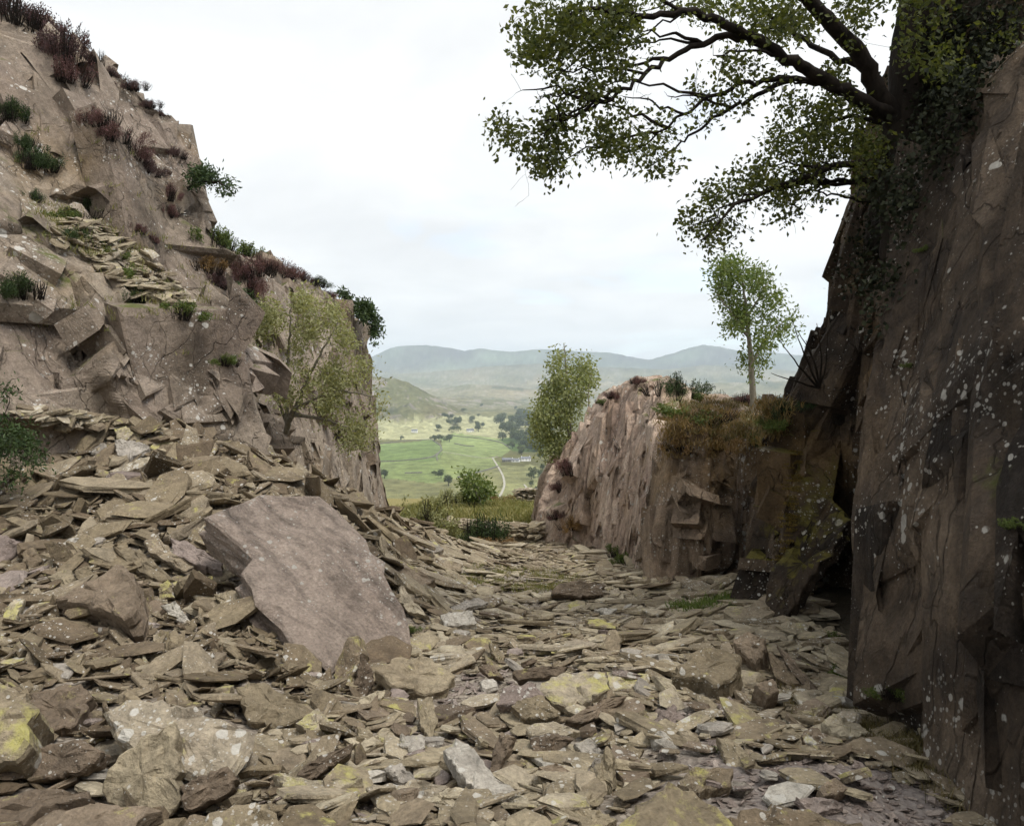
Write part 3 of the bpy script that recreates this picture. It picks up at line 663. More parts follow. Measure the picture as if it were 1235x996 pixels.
# ------------------------------------------------------------------ slate: one prepared shape family, then every stone
def slab_shape(rng, k=7, rings=3, elong=1.0, thick=0.2, jag=0.16):
    """angular split slate about 1 unit across: outline of k corners, layered edge, tilted faces"""
    ang = np.sort(np.linspace(0, 2 * np.pi, k, endpoint=False) + rng.uniform(-0.5, 0.5, k) * (5.0 / k) * 0.55)
    rad = 0.5 * (1 + rng.uniform(-0.32, 0.22, k))
    base = np.stack([np.cos(ang) * rad * elong, np.sin(ang) * rad / elong ** 0.5], -1)
    V = []
    for r in range(rings):
        t = r / (rings - 1)
        sc = 1.0 + rng.uniform(-0.07, 0.05) + (0.06 * (1 - abs(2 * t - 1)))
        if r in (0, rings - 1): sc *= rng.uniform(0.90, 1.0)
        ring = base * sc + rng.normal(0, 0.03, base.shape)
        tilt = rng.normal(0, 0.10, 2)
        z = (t - 0.5) * thick + ring @ tilt * thick * 1.2 + rng.normal(0, thick * 0.04, k)
        V.append(np.concatenate([ring, z[:, None]], 1))
    V = np.concatenate(V); n0 = len(V)
    V = np.concatenate([V, V[-k:].mean(0, keepdims=True) + [[rng.normal(0, .05), rng.normal(0, .05), thick * rng.normal(0.03, .06)]], V[:k].mean(0, keepdims=True)])
    F = []
    for r in range(rings - 1):
        for i in range(k):
            a = r * k + i; b = r * k + (i + 1) % k; F += [(a, b, b + k), (a, b + k, a + k)]
    top = (rings - 1) * k
    for i in range(k):
        F.append((top + i, top + (i + 1) % k, n0)); F.append(((i + 1) % k, i, n0 + 1))
    return V, np.array(F)
_sr = np.random.default_rng(5)
PROTO = [slab_shape(_sr, int(_sr.integers(5, 8)), 3, _sr.uniform(1.0, 2.3), _sr.uniform(0.06, 0.22)) for _ in range(48)]
def frame(n, spin):
    """rotation matrices whose third axis is n"""
    n = nrm(n); ref = np.where(np.abs(n[:, 2:3]) < 0.9, np.array([[0, 0, 1.0]]), np.array([[1.0, 0, 0]]))
    a = nrm(np.cross(ref, n)); b = np.cross(n, a)
    c, s = np.cos(spin)[:, None], np.sin(spin)[:, None]
    return np.stack([a * c + b * s, -a * s + b * c, n], -1)
def ground_normal(x, y):
    e = 0.15
    zx = ground_z(x + e, y, False) - ground_z(x - e, y, False); zy = ground_z(x, y + e, False) - ground_z(x, y - e, False)
    return nrm(np.stack([-zx, -zy, np.full(len(zx), 2 * e)], -1))

HEROES = []         # photo outline, and distance, of every single rock, so loose chips keep off them
def rock_poly(outline, n, thick, name, label, mat, D=None, lift=None, cuts=None, seed=0, amp=None, cat='rock', group=None, short=None, rnd=None):
    """a single rock: its outline as seen, laid in a plane of given tilt where it rests, with real thickness behind"""
    poly = np.array(outline, float); n = nrm(np.array(n, float))
    c = poly.mean(0)
    if D is None:
        low = np.array([poly[:, 0].mean(), poly[:, 1].max() * 0.35 + poly[:, 1].mean() * 0.65])
        D = on_ground(low[0], low[1], thick * 0.72 * max(0.35, n[2]))[1] * 0.99
    pc = P(c[0], c[1], D)
    rng = np.random.default_rng(seed + 1000)
    k = float(n @ pc); pts = []
    for a, b in poly:
        d = ray(a, b); t = k / min(-0.12, float(n @ d)) if n @ d < 0 else D
        pts.append(d * np.clip(t, D * 0.72, D * 1.4))
    pts = np.array(pts)
    ext = np.linalg.norm(pts - pts.mean(0), axis=1).mean()
    # denser outline with broken edge
    def dens(pp, step):
        out = []
        for i in range(len(pp)):
            a, b = pp[i], pp[(i + 1) % len(pp)]; m = max(1, int(np.linalg.norm(b - a) / step))
            for j in range(m): out.append(a + (b - a) * j / m)
        return np.array(out)
    step = max(ext * 0.16, 0.012)
    ring = dens(pts, step); m = len(ring)
    ctr = ring.mean(0)
    out_dir = nrm(ring - ctr)
    jag = ext * 0.045
    ring = ring + out_dir * rng.normal(0, jag, (m, 1))
    # concentric rings on the face, then layered side, then back
    V = []; fr = [0.0, 0.3, 0.58, 0.82, 0.955, 1.0]
    tilt_in = 0.0
    for f in fr[1:]:
        q = ctr + (ring - ctr) * f
        bulge = -thick * (0.10 if f == 1.0 else (0.03 if f > 0.9 else 0.0))
        V.append(q + n * bulge)
    nl = max(3, min(7, int(thick / 0.03)))
    offs = np.cumsum(rng.uniform(0.5, 1.5, nl)); offs = offs / offs[-1]
    side = []
    for j, t in enumerate(offs):
        g = 1.0 + rng.uniform(-0.05, 0.035) - (0.14 if j == nl - 1 else 0.0)
        q = ctr + (ring - ctr) * g + out_dir * rng.normal(0, jag * 0.45, (m, 1)) - n * (thick * t)
        side.append(q)
    V += side
    nrings = len(V)
    V = np.concatenate([ctr[None]] + V + [(ctr - n * thick)[None]])
    # surface relief
    am = amp if amp is not None else min(0.045 * ext + 0.25 * 0.02, 0.03)
    pf = V / max(ext, 0.05)
    hv, _ = facets(pf * 1.9 + seed * 3.1, seed + 5, 0.8, 0.1)
    rel = am * hv + am * 0.4 * fbm(pf * 6 + seed, 2, seed)
    V = V + n * rel[:, None]
    F = []
    for i in range(m): F.append((0, 1 + i, 1 + (i + 1) % m))
    for r in range(nrings - 1):
        for i in range(m):
            a = 1 + r * m + i; b = 1 + r * m + (i + 1) % m; F += [(a, a + m, b + m), (a, b + m, b)]
    last = 1 + (nrings - 1) * m; e = len(V) - 1
    for i in range(m): F.append((e, last + (i + 1) % m, last + i))
    F = np.array(F)
    # outward facing
    if np.cross(V[F[0, 1]] - V[F[0, 0]], V[F[0, 2]] - V[F[0, 0]]) @ n < 0: F = F[:, ::-1]
    o = mesh(name, V, F, mat, origin=(ctr - n * thick * 0.5), attrs={'stone_rnd': ('FACE', 'FLOAT', np.full(len(F), rng.uniform(0, 1) if rnd is None else rnd))})
    tag(o, label, cat, group)
    HEROES.append((poly, D, short or label, max(0.8, 0.35 + np.ptp(pts[:, 1]) * 0.65)))
    return o

# the great fallen slab
rock_poly([(250, 626), (270, 612), (290, 603), (318, 596), (345, 592), (385, 597), (412, 612), (428, 632), (440, 650), (465, 690), (482, 728), (490, 752), (492, 772), (470, 776), (450, 778), (425, 790), (400, 815),
           (386, 806), (372, 790), (340, 757), (312, 728), (300, 712), (299, 690), (288, 660)], (0.35, -0.4, 0.85), 0.30, 'fallen_boulder',
          'huge smooth purple-grey slab leaning on the left scree, largest single stone', M['slab'], D=5.8, seed=1, amp=0.028, rnd=0.5, short='the huge purple-grey slab')
_Y, _K, _D, _W, _V = M['slate_yellow'], M['slate'], M['slate_dark'], M['slate_pale'], M['slate_purple']
UP, FR, MID, LF, RT = (0.05, -0.3, 0.95), (0, -0.85, 0.5), (0.0, -0.55, 0.83), (-0.35, -0.65, 0.66), (0.35, -0.6, 0.7)
ROCKS = [
 # outline, tilt, thickness, material, name, label, short
 ([(-25, 818), (0, 822), (24, 830), (46, 850), (32, 872), (36, 896), (29, 911), (5, 922), (-25, 928)], (0.2, -.7, .7), .35, _Y, 'boulder', 'hulking boulder with yellow lichen cut off by the left edge', 'the lichened boulder at the left edge'),
 ([(36, 835), (70, 826), (97, 823), (110, 833), (104, 850), (97, 867), (85, 879), (39, 884), (32, 872)], (.1, -.55, .8), .12, _D, 'flat_rock', 'layered brown slab overhanging a black hollow at lower left', 'the layered slab over the black hollow'),
 ([(128, 852), (136, 840), (165, 838), (195, 840), (233, 857), (268, 868), (302, 881), (296, 908), (282, 928), (240, 934), (205, 925), (170, 905), (140, 888)], (0.05, -.5, .85), .26, _K, 'boulder', 'broad tan boulder with a flat sloping top behind the pointed upright slab', 'the broad tan boulder at lower left'),
 ([(209, 870), (212, 890), (214, 910), (216, 962), (202, 986), (189, 993), (150, 978), (120, 964), (121, 945), (143, 911), (170, 891)], (-.1, -.85, .5), .10, _K, 'upright_rock', 'tall pointed upright slab like a shark fin at lower left', 'the pointed upright slab'),
 ([(18, 1012), (29, 993), (50, 980), (73, 969), (121, 966), (160, 968), (192, 971), (172, 988), (158, 1012)], (0, -.3, .95), .09, _D, 'flat_rock', 'dark flat slab at the bottom edge below the pointed upright slab', 'the dark bottom-edge slab'),
 ([(-25, 968), (0, 962), (36, 952), (75, 951), (107, 952), (112, 964), (68, 966), (45, 980), (29, 991), (-25, 998)], (0, -.3, .95), .10, _D, 'flat_rock', 'long brown slab in the bottom left corner with a shadowed lower edge', 'the long brown corner slab'),
 ([(36, 901), (60, 896), (92, 891), (121, 906), (110, 920), (97, 930), (41, 942)], (0, -.8, .6), .15, _D, 'boulder', 'shaded speckled rock tucked under the overhanging slab at lower left', 'the shaded speckled rock'),
 ([(216, 947), (240, 936), (272, 923), (284, 935), (279, 954), (255, 966), (231, 976), (220, 970)], (.2, -.8, .55), .16, _D, 'boulder', 'dark lichened block right of the pointed upright slab', 'the dark lichened block'),
 ([(200, 1012), (225, 992), (262, 978), (300, 965), (328, 974), (352, 1012)], (0, -.5, .87), .12, _K, 'flat_rock', 'sloping ridge-backed slab at the bottom edge left of centre', 'the ridge-backed bottom slab'),
 ([(415, 770), (430, 767), (436, 787), (428, 812), (420, 835), (408, 845), (396, 840), (404, 805)], (-.3, -.8, .5), .14, _Y, 'upright_block', 'upright lichened block wedged under the foot of the huge slab', 'the upright wedged block'),
 ([(437, 789), (449, 804), (454, 833), (437, 841), (426, 830)], (.4, -.8, .4), .12, _D, 'block', 'shaded grey block leaning on the upright wedged block', 'the shaded leaning block'),
 ([(456, 809), (478, 792), (500, 796), (507, 787), (522, 792), (549, 813), (541, 830), (528, 837), (505, 833), (473, 826)], (.1, -.38, .92), .12, _K, 'flat_rock', 'wide flat-topped pale slab just right of the upright wedged block', 'the wide flat-topped slab'),
 ([(284, 828), (300, 823), (318, 821), (352, 838), (370, 848), (383, 857), (354, 872), (330, 874), (301, 872)], (0, -.6, .8), .12, _K, 'flat_rock', 'broad grey slab lying below the foot of the huge slab', 'the broad grey slab'),
 ([(357, 872), (370, 862), (384, 852), (396, 866), (407, 881), (386, 893)], (.2, -.5, .85), .07, _Y, 'flat_rock', 'square-cornered slab with one bright yellow lichened corner', 'the yellow-cornered slab'),
 ([(357, 932), (375, 918), (396, 906), (425, 896), (424, 908), (398, 926), (371, 942)], (.2, -.7, .6), .13, _D, 'long_rock', 'dark log-shaped rock lying diagonally at bottom left of centre', 'the dark log-shaped rock'),
 ([(330, 932), (350, 935), (371, 941), (437, 940), (420, 947), (396, 953), (347, 953)], (0, -.3, .95), .06, _Y, 'flat_rock', 'thin yellow-lichened slab in front of the log-shaped rock', 'the thin yellow slab'),
 ([(430, 877), (443, 876), (470, 897), (455, 899), (432, 889)], UP, .06, _K, 'flat_rock', 'wedge of tan slate with a mossy rim left of the gravel', 'the mossy-rimmed wedge'),
 ([(439, 949), (470, 943), (505, 940), (541, 947), (520, 958), (485, 964), (454, 966)], (0, -.25, .97), .07, _K, 'flat_rock', 'long flat tan slab along the bottom left of the gravel path', 'the long flat tan slab'),
 ([(505, 966), (520, 957), (552, 948), (566, 958), (545, 968)], UP, .06, _K, 'flat_rock', 'narrow slab overlapping the right end of the long flat tan slab', 'the narrow overlapping slab'),
 ([(503, 842), (522, 840), (528, 867), (520, 893), (507, 872)], (.1, -.5, .85), .06, _K, 'flat_rock', 'kite-shaped slate pointing at the viewer beside the gravel', 'the kite-shaped slate'),
 ([(483, 886), (512, 884), (513, 901), (498, 908), (481, 897)], UP, .05, _W, 'flat_rock', 'pale grey rounded flat stone near the bottom centre', 'the pale rounded flat stone'),
 ([(461, 925), (483, 920), (503, 940), (483, 943)], UP, .04, _W, 'flat_rock', 'pale angular slate tile below the rounded flat stone', 'the pale angular tile'),
 ([(432, 845), (450, 836), (466, 830), (459, 850), (437, 862)], (.2, -.6, .75), .07, _K, 'flat_rock', 'tilted square slate below the shaded leaning block', 'the tilted square slate'),
 ([(650, 825), (662, 818), (676, 811), (705, 809), (730, 810), (735, 830), (712, 842), (686, 851), (667, 845), (654, 835)], (0.05, -.38, .92), .08, _Y, 'capstone', 'big pale capstone covered in yellow lichen on the stone heap', 'the big yellow-lichened capstone'),
 ([(731, 810), (760, 810), (784, 812), (784, 820), (761, 829), (738, 834)], (0.05, -.38, .92), .06, _Y, 'flat_rock', 'smaller lichened slab butting against the right of the capstone', 'the smaller lichened slab'),
 ([(598, 852), (606, 830), (625, 824), (642, 821), (657, 838), (640, 846), (618, 850)], (-.2, -.5, .83), .12, M['slate_purple'], 'boulder', 'reddish earthy rock left of the yellow-lichened capstone', 'the reddish earthy rock'),
 ([(618, 852), (623, 843), (652, 836), (664, 848), (677, 860), (667, 866), (633, 866)], (0, -.6, .8), .10, _K, 'block', 'round-shouldered block under the front left of the capstone', 'the round-shouldered block'),
 ([(633, 877), (650, 872), (667, 869), (701, 879), (686, 886), (642, 887)], (0, -.45, .9), .07, _K, 'flat_rock', 'flat ledge stone in the middle of the stone heap', 'the flat ledge stone'),
 ([(640, 891), (655, 887), (671, 886), (693, 891), (684, 900), (674, 907), (642, 910)], (0, -.9, .35), .16, _D, 'block', 'brown square block at the front of the stone heap', 'the brown square block'),
 ([(684, 867), (706, 853), (730, 841), (757, 838), (746, 850), (735, 857), (701, 874)], (.1, -.7, .7), .10, _D, 'flat_rock', 'shaded diagonal slab directly beneath the capstone', 'the shaded diagonal slab'),
 ([(650, 925), (671, 920), (687, 928), (676, 936), (656, 934)], MID, .08, _D, 'block', 'small brown block at the foot of the stone heap', 'the small brown foot block'),
 ([(720, 928), (730, 901), (738, 911), (740, 945), (739, 971), (730, 977), (718, 964)], (-.3, -.9, .3), .09, _K, 'upright_block', 'narrow upright finger of slate below the capstone', 'the upright finger of slate'),
 ([(705, 935), (718, 913), (727, 915), (720, 935), (715, 953), (705, 950)], (-.1, -.8, .55), .05, _W, 'flat_rock', 'white-streaked slate standing against the upright finger', 'the white-streaked slate'),
 ([(693, 896), (710, 889), (728, 906), (705, 914)], (0, -.6, .8), .06, _W, 'flat_rock', 'pale chipped slab above the white-streaked slate', 'the pale chipped slab'),
 ([(738, 903), (756, 896), (777, 903), (771, 914), (747, 921)], (0.1, -.6, .8), .09, _K, 'block', 'tan wedge block right of the upright finger of slate', 'the tan wedge block'),
 ([(788, 867), (800, 855), (812, 847), (828, 867), (812, 890), (793, 882)], (0, -.7, .7), .06, _V, 'flat_rock', 'purplish rounded slab standing on edge right of the capstone', 'the purplish rounded slab'),
 ([(761, 867), (770, 859), (778, 855), (791, 877), (781, 887), (764, 882)], (-.1, -.7, .7), .06, _Y, 'flat_rock', 'yellow-spotted slate leaning left of the purplish rounded slab', 'the yellow-spotted leaning slate'),
 ([(790, 884), (799, 881), (838, 915), (822, 916), (793, 897)], (.4, -.6, .7), .06, _W, 'flat_rock', 'white-edged slab slanting down to the right near the gravel pocket', 'the white-edged slanting slab'),
 ([(788, 812), (805, 821), (822, 838), (840, 856), (829, 858), (808, 838)], (.3, -.5, .8), .06, _K, 'flat_rock', 'long thin slate pointing from the capstone towards the big right boulder', 'the long thin slate'),
 ([(740, 1012), (746, 992), (776, 962), (805, 943), (825, 950), (855, 965), (882, 985), (890, 1012)], (0, -.3, .95), .14, _Y, 'boulder', 'large yellow-lichened boulder at the bottom edge right of centre', 'the large lichened bottom boulder'),
 ([(693, 976), (720, 974), (744, 988), (722, 1000), (703, 1002)], UP, .06, _K, 'flat_rock', 'tan slab at the bottom edge below the upright finger', 'the tan bottom-edge slab'),
 ([(535, 903), (550, 891), (565, 896), (578, 912), (586, 925), (606, 942), (625, 954), (599, 962), (572, 949), (550, 930)], (0, -.2, .98), .07, _W, 'flat_rock', 'large pale flat flagstone at the bottom of the gravel path', 'the large pale flagstone'),
 ([(589, 932), (595, 905), (601, 886), (620, 889), (612, 908), (599, 930)], (-.3, -.7, .5), .05, _D, 'flat_rock', 'thin slate on edge left of the dark hole in the heap', 'the thin slate on edge'),
 ([(749, 857), (756, 843), (769, 843), (761, 863)], (.1, -.7, .7), .05, _V, 'flat_rock', 'small grey slate standing in a row below the smaller lichened slab', 'the small standing grey slate'),
 ([(808, 817), (822, 800), (836, 786), (858, 778), (880, 784), (896, 789), (890, 803), (883, 817), (866, 829), (836, 815)], (-.12, -.35, .93), .26, _K, 'boulder', 'large angular boulder with a shadowed underside at right of the path', 'the large angular right boulder'),
 ([(883, 773), (892, 766), (902, 760), (922, 770), (922, 784), (911, 801), (894, 787)], (-.3, -.55, .78), .28, _D, 'boulder', 'angular block perched behind the large right boulder', 'the perched angular block'),
 ([(911, 825), (922, 820), (933, 817), (940, 833), (925, 840)], (0, -.5, .87), .24, _D, 'boulder', 'mossy-topped dark block right of the large angular boulder', 'the mossy-topped dark block'),
 ([(936, 775), (950, 786), (975, 816), (995, 842), (990, 846), (955, 810)], (-.3, -.5, .8), .07, _D, 'flat_rock', 'long narrow slab sliding down beneath the mossy cliff', 'the long narrow sliding slab'),
 ([(952, 868), (963, 856), (985, 852), (1006, 849), (985, 860), (966, 867)], (0, -.4, .9), .05, _Y, 'flat_rock', 'greenish pointed slate lying below the mossy cliff', 'the greenish pointed slate'),
 ([(991, 870), (1005, 861), (1035, 870), (1050, 883), (1030, 887), (1013, 887)], (0, -.4, .9), .10, _K, 'boulder', 'smooth tan rock at the foot of the right cliff', 'the smooth tan rock'),
 ([(966, 883), (980, 874), (998, 886), (991, 898), (969, 896)], (0, -.45, .9), .08, _D, 'boulder', 'white-spotted dark rock left of the smooth tan rock', 'the white-spotted dark rock'),
 ([(1016, 903), (1027, 895), (1038, 889), (1061, 906), (1055, 915), (1035, 910)], UP, .06, _D, 'flat_rock', 'dark grey flat slate near the base of the right cliff', 'the dark grey flat slate'),
 ([(1055, 915), (1066, 900), (1082, 908), (1072, 914)], UP, .04, _W, 'flat_rock', 'white-topped chip at the right end of the dark flat slate', 'the white-topped chip'),
 ([(866, 889), (881, 888), (900, 905), (920, 926), (896, 928), (877, 926)], (-.1, -.5, .85), .08, _K, 'flat_rock', 'tall tan slab slanting beside the green weeds at lower right', 'the tall slanting tan slab'),
 ([(988, 950), (998, 941), (1008, 936), (1024, 950), (1008, 958), (993, 961)], (0, -.5, .85), .09, _D, 'block', 'brown chunky stone on the purple gravel at lower right', 'the brown chunky stone'),
 ([(839, 881), (848, 868), (856, 861), (879, 875), (881, 884), (860, 886)], (0, -.5, .85), .10, _Y, 'boulder', 'yellow-green lichened stone below the large right boulder', 'the yellow-green lichened stone'),
 ([(866, 850), (874, 842), (881, 838), (895, 858), (876, 865)], (0, -.6, .8), .09, _V, 'block', 'reddish stone in the shade below the perched block', 'the reddish shaded stone'),
 ([(817, 940), (836, 925), (862, 924), (887, 926), (879, 948), (836, 956)], (0, -.4, .9), .09, _K, 'flat_rock', 'rough rusty-topped slab behind the lichened bottom boulder', 'the rough rusty slab'),
 ([(819, 881), (831, 879), (848, 895), (862, 909), (841, 912)], (.3, -.5, .8), .06, _K, 'flat_rock', 'slanting slate between the gravel pocket and green weeds', 'the slanting slate by the weeds'),
 ([(875, 944), (894, 940), (910, 948), (894, 956)], UP, .04, _W, 'flat_rock', 'pale pointed tile right of the rough rusty slab', 'the pale pointed tile'),
 ([(862, 1012), (880, 985), (919, 968), (960, 976), (1000, 984), (1038, 992), (1048, 1012)], (0, -.25, .97), .09, _K, 'flat_rock', 'broad brown slab along the bottom edge at lower right', 'the broad brown bottom slab'),
 ([(959, 962), (991, 960), (1017, 971), (983, 981)], UP, .04, _V, 'flat_rock', 'thin purple-grey sheet above the broad bottom slab', 'the thin purple-grey sheet'),
 ([(925, 784), (938, 792), (952, 808), (967, 826), (950, 824), (933, 814)], (-.2, -.5, .85), .10, _K, 'flat_rock', 'speckled slab leaning beside the long narrow sliding slab', 'the speckled leaning slab'),
 ([(138, 531), (160, 530), (181, 538), (168, 548), (157, 553), (141, 547)], (0.1, -.5, .86), .10, _W, 'flat_rock', 'pale grey slab crowning the left scree heap', 'the pale crowning slab'),
 ([(138, 517), (152, 513), (161, 522), (152, 532), (140, 528)], (0, -.7, .7), .12, _Y, 'block', 'yellowish lump on top of the left scree', 'the yellowish lump'),
 ([(76, 504), (110, 508), (142, 515), (136, 519), (79, 511)], (0, -.3, .95), .08, _K, 'flat_rock', 'long thin slat at the very top of the scree', 'the long top slat'),
 ([(132, 567), (158, 557), (181, 549), (184, 557), (141, 574)], (0, -.6, .8), .10, _K, 'flat_rock', 'long plank-like slate below the pale crowning slab', 'the plank-like slate'),
 ([(197, 587), (212, 580), (226, 573), (232, 579), (202, 598)], (.1, -.6, .8), .10, _V, 'flat_rock', 'brick-shaped purple slate high on the scree', 'the brick-shaped slate'),
 ([(172, 649), (184, 640), (208, 666), (234, 683), (225, 689), (180, 667)], (.1, -.55, .83), .08, _K, 'flat_rock', 'long grey slab left of the smooth blade-shaped slab', 'the long grey slab'),
 ([(205, 650), (222, 652), (242, 660), (268, 678), (267, 686), (242, 682), (211, 668)], (0.05, -.5, .86), .11, _V, 'flat_rock', 'smooth blade-shaped grey slab on the middle of the scree', 'the smooth blade-shaped slab'),
 ([(208, 702), (230, 696), (257, 695), (253, 706), (217, 714)], (0, -.4, .9), .07, _Y, 'flat_rock', 'yellow-edged flat slab casting a shadow on the scree', 'the yellow-edged flat slab'),
 ([(257, 716), (275, 711), (292, 709), (298, 727), (281, 748)], (0, -.7, .7), .12, _K, 'block', 'triangular grey block left of the huge slab', 'the triangular grey block'),
 ([(169, 708), (180, 708), (181, 740), (169, 745)], (-.1, -.85, .5), .06, _K, 'flat_rock', 'upright rectangular slate right of the dark overhang', 'the upright rectangular slate'),
 ([(191, 705), (203, 698), (208, 719), (191, 726)], (-.1, -.8, .6), .06, _Y, 'flat_rock', 'warm ochre square slate beside the upright rectangular slate', 'the ochre square slate'),
 ([(194, 729), (212, 725), (234, 754), (210, 746)], (0, -.6, .8), .06, _W, 'flat_rock', 'pale triangular slate under the ochre square slate', 'the pale triangular slate'),
 ([(62, 719), (85, 708), (112, 700), (141, 674), (160, 694), (164, 733), (149, 748), (124, 733), (90, 726)], (-.1, -.55, .83), .32, _D, 'boulder', 'dark crumbling boulder overhanging a black hollow in the left scree', 'the dark crumbling boulder'),
 ([(56, 694), (70, 688), (83, 685), (91, 697), (76, 714)], (0, -.6, .8), .08, _K, 'flat_rock', 'tan leaf-shaped slate on top of the dark crumbling boulder', 'the leaf-shaped slate'),
 ([(87, 688), (108, 681), (113, 694), (96, 702)], (0, -.6, .8), .07, _K, 'flat_rock', 'grey squarish slate above the dark crumbling boulder', 'the grey squarish slate'),
 ([(22, 663), (42, 660), (52, 677), (34, 686)], (.1, -.7, .7), .10, _K, 'block', 'rusty-spotted block near the left edge of the scree', 'the rusty-spotted block'),
 ([(51, 674), (70, 658), (84, 649), (97, 649), (62, 678)], (.3, -.5, .8), .07, _W, 'flat_rock', 'slanting pale slate right of the rusty-spotted block', 'the slanting pale slate'),
 ([(-12, 642), (8, 645), (26, 654), (20, 667), (-12, 683)], (.1, -.7, .7), .16, _V, 'boulder', 'rounded purple-brown stone cut by the left edge', 'the rounded edge stone'),
 ([(138, 660), (155, 659), (169, 663), (190, 681), (209, 698), (190, 698), (160, 684)], (.1, -.5, .86), .07, _K, 'flat_rock', 'frayed flaky slab sliding down above the dark boulder', 'the frayed flaky slab'),
 ([(120, 609), (129, 605), (140, 621), (127, 622)], (.1, -.5, .86), .06, _Y, 'flat_rock', 'small bright yellowish slate in the middle of the scree', 'the bright yellowish slate'),
 ([(3, 739), (17, 722), (29, 722), (17, 751), (6, 757)], (.1, -.7, .7), .06, _Y, 'flat_rock', 'lichened slate standing near the left edge below the dark boulder', 'the standing lichened slate'),
 ([(468, 679), (480, 676), (491, 677), (510, 690), (526, 699), (507, 707), (485, 694)], (.1, -.5, .86), .16, _D, 'flat_rock', 'brown tilted slab right of the top of the huge slab', 'the brown tilted slab'),
 ([(531, 689), (548, 687), (566, 699), (581, 709), (571, 711), (548, 701)], (.1, -.45, .88), .12, _K, 'flat_rock', 'tan slab jutting onto the path beyond the huge slab', 'the jutting tan slab'),
 ([(516, 671), (535, 672), (555, 679), (557, 689), (528, 685)], (0, -.5, .86), .22, _K, 'flat_rock', 'thick slab with a black shadow beneath beside the path', 'the thick shadowed slab'),
 ([(496, 643), (505, 645), (514, 656), (505, 664)], (-.2, -.7, .7), .10, _V, 'flat_rock', 'pale lilac slab standing left of the far path', 'the pale lilac slab'),
 ([(513, 652), (525, 653), (535, 661), (513, 670)], (.1, -.45, .88), .14, _W, 'flat_rock', 'pale flat slab beside the lilac slab', 'the pale far slab'),
 ([(456, 640), (475, 642), (497, 655), (485, 662), (461, 665)], (.1, -.4, .9), .14, _K, 'flat_rock', 'wide sandy slab below the end of the left cliff', 'the wide sandy slab'),
 ([(531, 740), (550, 737), (570, 735), (573, 752), (537, 754)], (0, -.45, .9), .09, _W, 'flat_rock', 'cream oblong block at the left of the path', 'the cream oblong block'),
 ([(540, 731), (560, 724), (577, 720), (590, 725), (548, 738)], UP, .06, _W, 'flat_rock', 'long light slate above the cream oblong block', 'the long light slate'),
 ([(666, 716), (672, 703), (690, 700), (729, 702), (727, 717), (700, 720)], (0, -.8, .6), .18, _D, 'block', 'low brown block lying across the path', 'the low brown path block'),
 ([(478, 722), (484, 705), (498, 722), (517, 743), (492, 737)], (-.2, -.6, .75), .10, _K, 'flat_rock', 'pinkish leaning slab right beside the huge slab', 'the pinkish leaning slab'),
 ([(706, 746), (727, 747), (748, 752), (741, 758), (712, 756)], UP, .07, _Y, 'flat_rock', 'yellowish flat slab right of the path centre', 'the yellowish path slab'),
 ([(717, 734), (745, 733), (735, 741)], UP, .06, _W, 'flat_rock', 'pale oval slate behind the yellowish path slab', 'the pale oval slate'),
 ([(589, 772), (600, 779), (610, 792), (604, 802), (592, 785)], MID, .06, _K, 'flat_rock', 'tan slab standing slantwise in the middle of the path', 'the slantwise path slab'),
 ([(618, 808), (650, 803), (684, 803), (676, 814), (624, 820)], (0, -.7, .7), .10, _D, 'flat_rock', 'dark layered ledge just behind the capstone', 'the dark layered ledge'),
 ([(577, 805), (592, 797), (608, 817), (590, 815)], (-.1, -.7, .7), .08, _D, 'block', 'brown wedge at the left of the dark layered ledge', 'the brown wedge'),
 ([(630, 792), (636, 778), (645, 778), (643, 792)], MID, .05, _Y, 'flat_rock', 'yellow-green slate square in the path behind the layered ledge', 'the yellow-green square'),
]
for i, (o_, n_, t_, m_, nm, lb, sh) in enumerate(ROCKS):
    rock_poly(o_, n_, t_, nm, lb, m_, seed=i * 13 + 7, short=sh)

